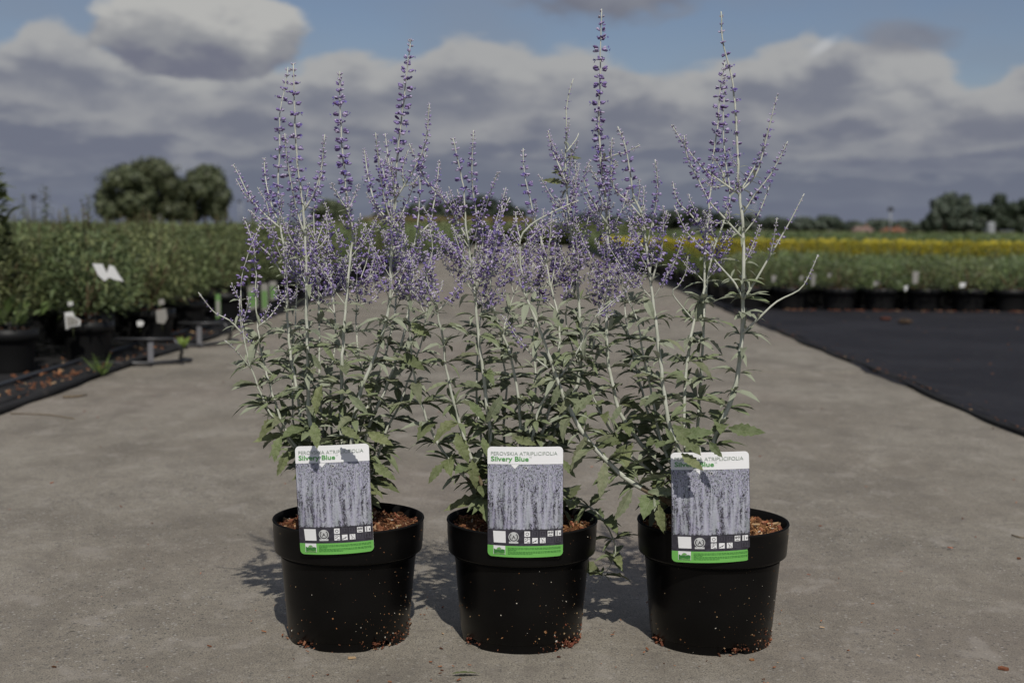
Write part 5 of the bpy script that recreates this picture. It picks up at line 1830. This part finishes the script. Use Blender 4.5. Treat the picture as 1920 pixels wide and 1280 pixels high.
# printed photograph: a stand of pale flowering stems on a dark ground, drawn as flat print
def print_photo():
    r_ = np.random.default_rng(99)
    v0, v1 = .0365, LH - .0225
    mb = MB()
    def stroke(x0, y0, an, L, w_, off, mi):
        e_ = (x0 + L * math.cos(an), y0 + L * math.sin(an))
        nx_, ny_ = -math.sin(an) * w_, math.cos(an) * w_
        P = [(x0 - nx_, y0 - ny_), (e_[0] - nx_ * .5, e_[1] - ny_ * .5), (e_[0] + nx_ * .5, e_[1] + ny_ * .5), (x0 + nx_, y0 + ny_)]
        P = [(max(-LW / 2 + .0004, min(LW / 2 - .0004, p)), max(v0, min(v1 - .0002, q))) for p, q in P]
        mb.add([bend(p, q, off) for p, q in P], [(0, 1, 2, 3)], mi)
    for q in range(5600):          # soft haze of flowers in the upper, farther part of the picture
        vv = v1 - abs(r_.normal(0, .46)) * (v1 - v0)
        stroke(r_.uniform(-LW / 2, LW / 2), vv, R(90 + r_.normal(0, 40)), r_.uniform(.0012, .004), .00026, .00050 + r_.uniform(0, .00003), int(r_.choice(4, p=[.3, .3, .3, .1])))
    spires = sorted([(r_.uniform(v0 + .018, v1 - .004), r_.uniform(-LW / 2, LW / 2)) for _ in range(66)], reverse=True)
    for i, (vt, u) in enumerate(spires):          # spires, far ones (taller in the picture) first
        near = 1 - (vt - v0) / (v1 - v0)
        Ls = .030 + .030 * near
        wd = .0030 + .0052 * near
        off = .00054 + .00022 * i / 66
        lean = r_.normal(0, .07)
        mi0 = int(r_.choice(3, p=[.35, .45, .2]))
        n_ = int(Ls / .0009)
        for j in range(n_):
            t_ = j / n_                           # 0 at the tip
            vv = vt - Ls * t_
            if vv < v0: break
            x_ = u + lean * (vt - vv)
            wj = wd * (.18 + .82 * t_) * (.75 + .5 * r_.uniform())
            mi = mi0 if r_.uniform() < .75 else int(r_.integers(0, 4))
            for sg in (-1, 1):
                if r_.uniform() < .9:
                    stroke(x_, vv, R(90 - sg * r_.uniform(28, 62)), wj, .00024, off, mi)
            stroke(x_, vv, R(90), .0011, .0002, off, 1)
    return mb.mesh('printed_flower_picture', M_lav)


def icon(mb, kind, u, v, s, off, fg, bg_):
    """white square with a small black symbol"""
    poly(mb, [(u, v), (u + s, v), (u + s, v + s), (u, v + s)], off, bg_)
    c = (u + s / 2, v + s / 2); o2 = off + .00015
    def ring(cx, cy, ra, rb, a0=0, a1=360, n=16):
        for i in range(n):
            t0, t1 = R(a0 + (a1 - a0) * i / n), R(a0 + (a1 - a0) * (i + 1) / n)
            poly(mb, [(cx + ra * math.cos(t0), cy + ra * math.sin(t0)), (cx + rb * math.cos(t0), cy + rb * math.sin(t0)), (cx + rb * math.cos(t1), cy + rb * math.sin(t1)), (cx + ra * math.cos(t1), cy + ra * math.sin(t1))], o2, fg)
    def bar(x0, y0, x1, y1, w_):
        dx, dy = x1 - x0, y1 - y0; l = math.hypot(dx, dy); nx_, ny_ = -dy / l * w_ / 2, dx / l * w_ / 2
        P = [(x0 + nx_, y0 + ny_), (x0 - nx_, y0 - ny_), (x1 - nx_, y1 - ny_), (x1 + nx_, y1 + ny_)]
        poly(mb, [(u + a * s, v + b * s) for a, b in P], o2, fg)
    if kind == 'sun': ring(*c, s * .21, s * .30)
    elif kind == 'glasses':
        ring(u + s * .28, v + s * .66, s * .08, s * .2); ring(u + s * .72, v + s * .70, s * .08, s * .2); bar(.2, .2, .8, .2, .1)
    elif kind == 'ruler':
        bar(.32, .05, .32, .95, .13); bar(.8, .25, .8, .6, .18)
    elif kind == 'frost':
        for a, b in ((.2, .75), (.5, .9), (.8, .75), (.2, .35), (.5, .55)): bar(a - .08, b, a + .08, b, .14)
        bar(.2, .35, .5, .55, .07); bar(.5, .9, .5, .55, .07); bar(.45, .15, .9, .15, .12)
    elif kind == 'twig':
        poly(mb, [(u + s * .35, v + s * .30), (u + s * .6, v + s * .28), (u + s * .9, v + s * .62), (u + s * .6, v + s * .52)], o2, fg)
        bar(.05, .12, .45, .38, .08); bar(.1, .30, .3, .22, .08)
    elif kind == 'leaf':
        bar(.22, .95, .42, .6, .07); bar(.42, .6, .35, .05, .06); bar(.42, .6, .75, .35, .06); bar(.75, .35, .85, .05, .06); bar(.5, .4, .55, .05, .05); bar(.55, .9, .8, .85, .05)


shared_label = {}


def build_label(plant, corners, label, seed):
    (tl, tr, bl, br_) = corners
    Y = plant.o.y - (PR + .002) - .0005
    cb = [(bl[0] + br_[0]) / 2, (bl[1] + br_[1]) / 2]; ct = [(tl[0] + tr[0]) / 2, (tl[1] + tr[1]) / 2]
    pb = at(cb[0], cb[1] + 1, Y); pt = at(ct[0], ct[1], Y + .010)
    tilt = math.atan2(pt.x - pb.x, pt.z - pb.z)
    wpx = math.hypot(tr[0] - tl[0], tr[1] - tl[1])
    e = empty('plant_label', pb)
    e.rotation_euler = (0, tilt, 0)
    k_ = (pt - pb).length / LH
    kx = (at(tr[0], tr[1], Y + .01) - at(tl[0], tl[1], Y + .01)).length / LW
    e.scale = (kx, 1, k_)
    tag(e, label, 'plant label', 'printed labels standing in the three black pots')
    if not shared_label:
        S = shared_label
        mb = MB()
        strip(mb, 0, LH, 0.0, 0)
        # back face
        mb2 = MB(); strip(mb2, 0, LH, -.0006, 0)
        V = mb2.V[0]; mb.add(V, [f[::-1] for f in mb2.F], 0, True)
        S['card'] = [('card', mb.mesh('card', [M_card]))]
        mb = MB(); strip(mb, 0.0, .0150, .0003, 0); S['card'].append(('green_band', mb.mesh('green_band', [M_green])))
        mb = MB(); strip(mb, .0152, .0362, .0003, 0); strip(mb, .0362, LH - .0225, .0003, 0); S['card'].append(('dark_print_ground', mb.mesh('dark_print_ground', [M_dark])))
        S['card'].append(('printed_flower_picture', print_photo()))
        # white pointer under the header
        mb = MB()
        poly(mb, [(-.0185, LH - .0227), (-.0133, LH - .0285), (-.0080, LH - .0227)], .00085); S['card'].append(('white_pointer', mb.mesh('white_pointer', [M_card])))
        S['card'].append(('species_lettering', text_mesh('PEROVSKIA ATRIPLICIFOLIA', .0066, -.0437, LH - .0108, .0007, M_grey_t, .00002, .0845)))
        S['card'].append(('variety_lettering', text_mesh('Silvery Blue', .0086, -.0437, LH - .0183, .0007, M_green_t, .00018, .0480)))
        S['card'].append(('trademark_lettering', text_mesh('TM', .0024, .0050, LH - .0143, .0007, M_grey_t, 0, .0030)))
        # hole with bright rim
        mb = MB()
        hx, hy = .0010, LH - .0272
        for ra, rb, mi, oo in ((.0015, .0020, 1, .0009), (0, .0015, 0, .00095)):
            for i in range(16):
                t0, t1 = i * 6.2832 / 16, (i + 1) * 6.2832 / 16
                P = [(hx + ra * math.cos(t0), hy + ra * math.sin(t0)), (hx + rb * math.cos(t0), hy + rb * math.sin(t0)), (hx + rb * math.cos(t1), hy + rb * math.sin(t1)), (hx + ra * math.cos(t1), hy + ra * math.sin(t1))]
                if ra == 0: P = [(hx, hy)] + P[1:3]
                poly(mb, P, oo, mi)
        S['card'].append(('punched_hole', mb.mesh('punched_hole', [M_black_t, M_card])))
        # plain white code panel (no code)
        mb = MB(); poly(mb, [(-.0400, .0190), (-.0248, .0190), (-.0252, .0345), (-.0410, .0345)], .0007); S['card'].append(('white_panel', mb.mesh('white_panel', [M_card])))
        # round emblem with A
        mb = MB(); cx, cy = -.0148, .0270
        for ra, rb, mi, oo in ((0, .0066, 0, .0007), (.0044, .0056, 1, .00085)):
            for i in range(28):
                t0, t1 = i * 6.2832 / 28, (i + 1) * 6.2832 / 28
                if ra > 0 and 4 <= i <= 9: continue
                P = [(cx + ra * math.cos(t0), cy + ra * math.sin(t0)), (cx + rb * math.cos(t0), cy + rb * math.sin(t0)), (cx + rb * math.cos(t1), cy + rb * math.sin(t1)), (cx + ra * math.cos(t1), cy + ra * math.sin(t1))]
                if ra == 0: P = [(cx, cy)] + P[1:3]
                poly(mb, P, oo, mi)
        for sg in (-1, 1):
            for i in range(4):
                aa = R(-60 + i * 35)
                px_, py_ = cx + sg * .0033 * math.cos(aa), cy + .0033 * math.sin(aa)
                poly(mb, [(px_ - .0005, py_ - .0004), (px_ + .0005, py_ - .0002), (px_ + .0003, py_ + .0007)], .00085, 1)
        poly(mb, [(-.0208, .0186), (-.0090, .0186), (-.0090, .0210), (-.0208, .0210)], .0009, 0)
        S['card'].append(('round_emblem', mb.mesh('round_emblem', [mat('emblem_pale', (0.55, .56, .55), .4), M_black_t])))
        S['card'].append(('emblem_letter', text_mesh('A', .0064, cx, cy - .0023, .00095, M_black_t, .0001, None, 'CENTER')))
        icons = [('sun', 0, 1), ('glasses', 3, 1), ('ruler', 4, 1), ('frost', 0, 0), ('twig', 1, 0), ('leaf', 2, 0)]
        for kind, cxx, rw in icons:
            mb = MB(); icon(mb, kind, -.0012 + cxx * .00985, .0188 + rw * .0087, .0072, .0007, 1, 0)
            S['card'].append(('pictogram', mb.mesh('pictogram', [M_card, M_black_t])))
        for cxx, rw in ((1, 1), (2, 1), (3, 0), (4, 0)):
            mb = MB()
            u_, v_ = -.0012 + cxx * .00985, .0188 + rw * .0087; s_ = .0072; w_ = .0006
            for (a, b, c, d) in ((0, 0, 1, .09), (0, .91, 1, 1), (0, .09, .09, .91), (.91, .09, 1, .91), (.3, .3, .7, .42), (.42, .5, .6, .78)):
                poly(mb, [(u_ + a * s_, v_ + b * s_), (u_ + c * s_, v_ + b * s_), (u_ + c * s_, v_ + d * s_), (u_ + a * s_, v_ + d * s_)], .0007)
            S['card'].append(('faint_pictogram', mb.mesh('faint_pictogram', [M_faint])))
        # little landscape picture on the green band
        mb = MB()
        poly(mb, [(-.0405, .0035), (-.0255, .0035), (-.0255, .0150), (-.0405, .0150)], .0007, 0)
        poly(mb, [(-.0400, .0040), (-.0260, .0040), (-.0260, .0098), (-.0290, .0105), (-.0320, .0092), (-.0360, .0088), (-.0400, .0110)], .0009, 1)
        poly(mb, [(-.0375, .0092), (-.0350, .0125), (-.0325, .0130), (-.0300, .0108), (-.0340, .0096)], .00105, 2)
        poly(mb, [(-.0400, .0040), (-.0350, .0062), (-.0300, .0052), (-.0262, .0060), (-.0262, .0040)], .0012, 2)
        S['card'].append(('landscape_picture', mb.mesh('landscape_picture', [M_card, M_dkgreen, mat('picture_green', (.16, .38, .10), .4)])))
        # fine print: unreadable rows of tiny dashes
        mb = MB(); r_ = np.random.default_rng(3)
        for rw, (vv, ue) in enumerate(((.0124, .0440), (.0108, .0440), (.0094, -.012), (.0076, .0440), (.0060, .0440), (.0044, .008))):
            u_ = -.0222
            while u_ < ue:
                L = r_.uniform(.001, .0042)
                poly(mb, [(u_, vv - .0003), (min(u_ + L, ue + .001), vv - .0003), (min(u_ + L, ue + .001), vv + .0003), (u_, vv + .0003)], .0007)
                u_ += L + .0006
        S['card'].append(('fine_print', mb.mesh('fine_print', [M_dkgreen])))
    card = None
    for nm, me in shared_label['card']:
        o = link(nm, me, card or e)
        if nm == 'card': card = o
    # hook behind the rim
    mb = MB(); mb.box((0, .006, .055), (.02, .0012, .03)); mb.build('hook', M_card, e)
    return e


build_label(P1, ((552, 834), (691, 836), (564, 1035), (697, 1040)), 'printed label in the left pot, with a leaf shadow over its green name', 1)
build_label(P2, ((914, 838), (1056, 838), (915, 1041), (1055, 1046)), 'printed label in the middle pot, standing upright', 2)
build_label(P3, ((1258, 848), (1405, 848), (1264, 1051), (1406, 1056)), 'printed label in the right pot, partly covered by a leaf', 3)

# ------------------------------------------------------------------ small things on the concrete
p = gnd(875, 1268)
mb = MB()
e = link('fallen_leaf', LEAF['lo'][4], None, (p.x - .018, p.y, .004)); e.rotation_euler = (.1, -.05, .1); e.scale = (.038, .03, .03)
tag(e, 'fallen green leaf lying on the concrete in front of the middle pot', 'leaf')


def twig(pts, rad, label, m=M_wood):
    P = [gnd(*q) + Vector((0, 0, rad * 1.2 + .001)) for q in pts]
    mb = MB(); mb.tube([p_ - P[0] for p_ in P], [rad, rad * .9, rad * .6][:len(P)] + [rad * .5] * (len(P) - 3), 6)
    tag(mb.build('twig', m, None, P[0]), label, 'twig')
twig([(1897, 1005), (1910, 1009), (1925, 1011)], .0015, 'short dark twig on the concrete at the right edge')
twig([(20, 777), (90, 779), (140, 787)], .002, 'long thin dark twig on the concrete at lower left')
twig([(118, 747), (145, 746), (163, 743)], .004, 'short thick stick touching the left cloth edge')


def chip_at(px, py, k_, m, label, rz=0.3):
    p = gnd(px, py)
    o = link('bark_chip', chips[m], None, (p.x, p.y, .001)); o.scale = (k_, k_, k_); o.rotation_euler = (0.1, 0.05, rz)
    tag(o, label, 'bark chip')
chip_at(1880, 1255, 1.1, 0, 'reddish bark chip on the concrete at lower right', -.5)
chip_at(1410, 1238, .7, 4, 'small flat orange chip just right below the right pot', .1)
chip_at(1910, 1048, .8, 2, 'dull brown crumb below the twig at the right edge')
chip_at(1390, 1220, .5, 3, 'tiny dark crumb beside the foot of the right pot', 1)
chip_at(660, 1235, .9, 5, 'pale crumb in front of the left pot', .3)
chip_at(826, 1217, .6, 3, 'dark crumb between left and middle pot', .3)
chip_at(1047, 1233, .6, 3, 'dark crumb right in front of the middle pot', .8)
chip_at(828, 1258, .5, 3, 'tiny dark crumb near the fallen leaf', .8)
chip_at(100, 1252, .7, 3, 'brown crumb alone on the concrete at lower left', .8)
litter('bark_crumbs_on_concrete', 130, lambda y, r_: float(r_.choice([-.23, .012, .28])) + r_.normal(0, .13), 1.66, 2.1, 'tiny bark crumbs strewn around the three pots', .12, .35, .0008, seed=8)
litter('bark_crumbs_on_concrete', 160, lambda y, r_: r_.uniform(-1.4, 1.4), 1.4, 5.0, 'sparse crumbs over the open concrete', .12, .4, .0008, seed=9)
print('leaves', P1.nleaf, P2.nleaf, P3.nleaf, 'objects', len(bpy.data.objects))
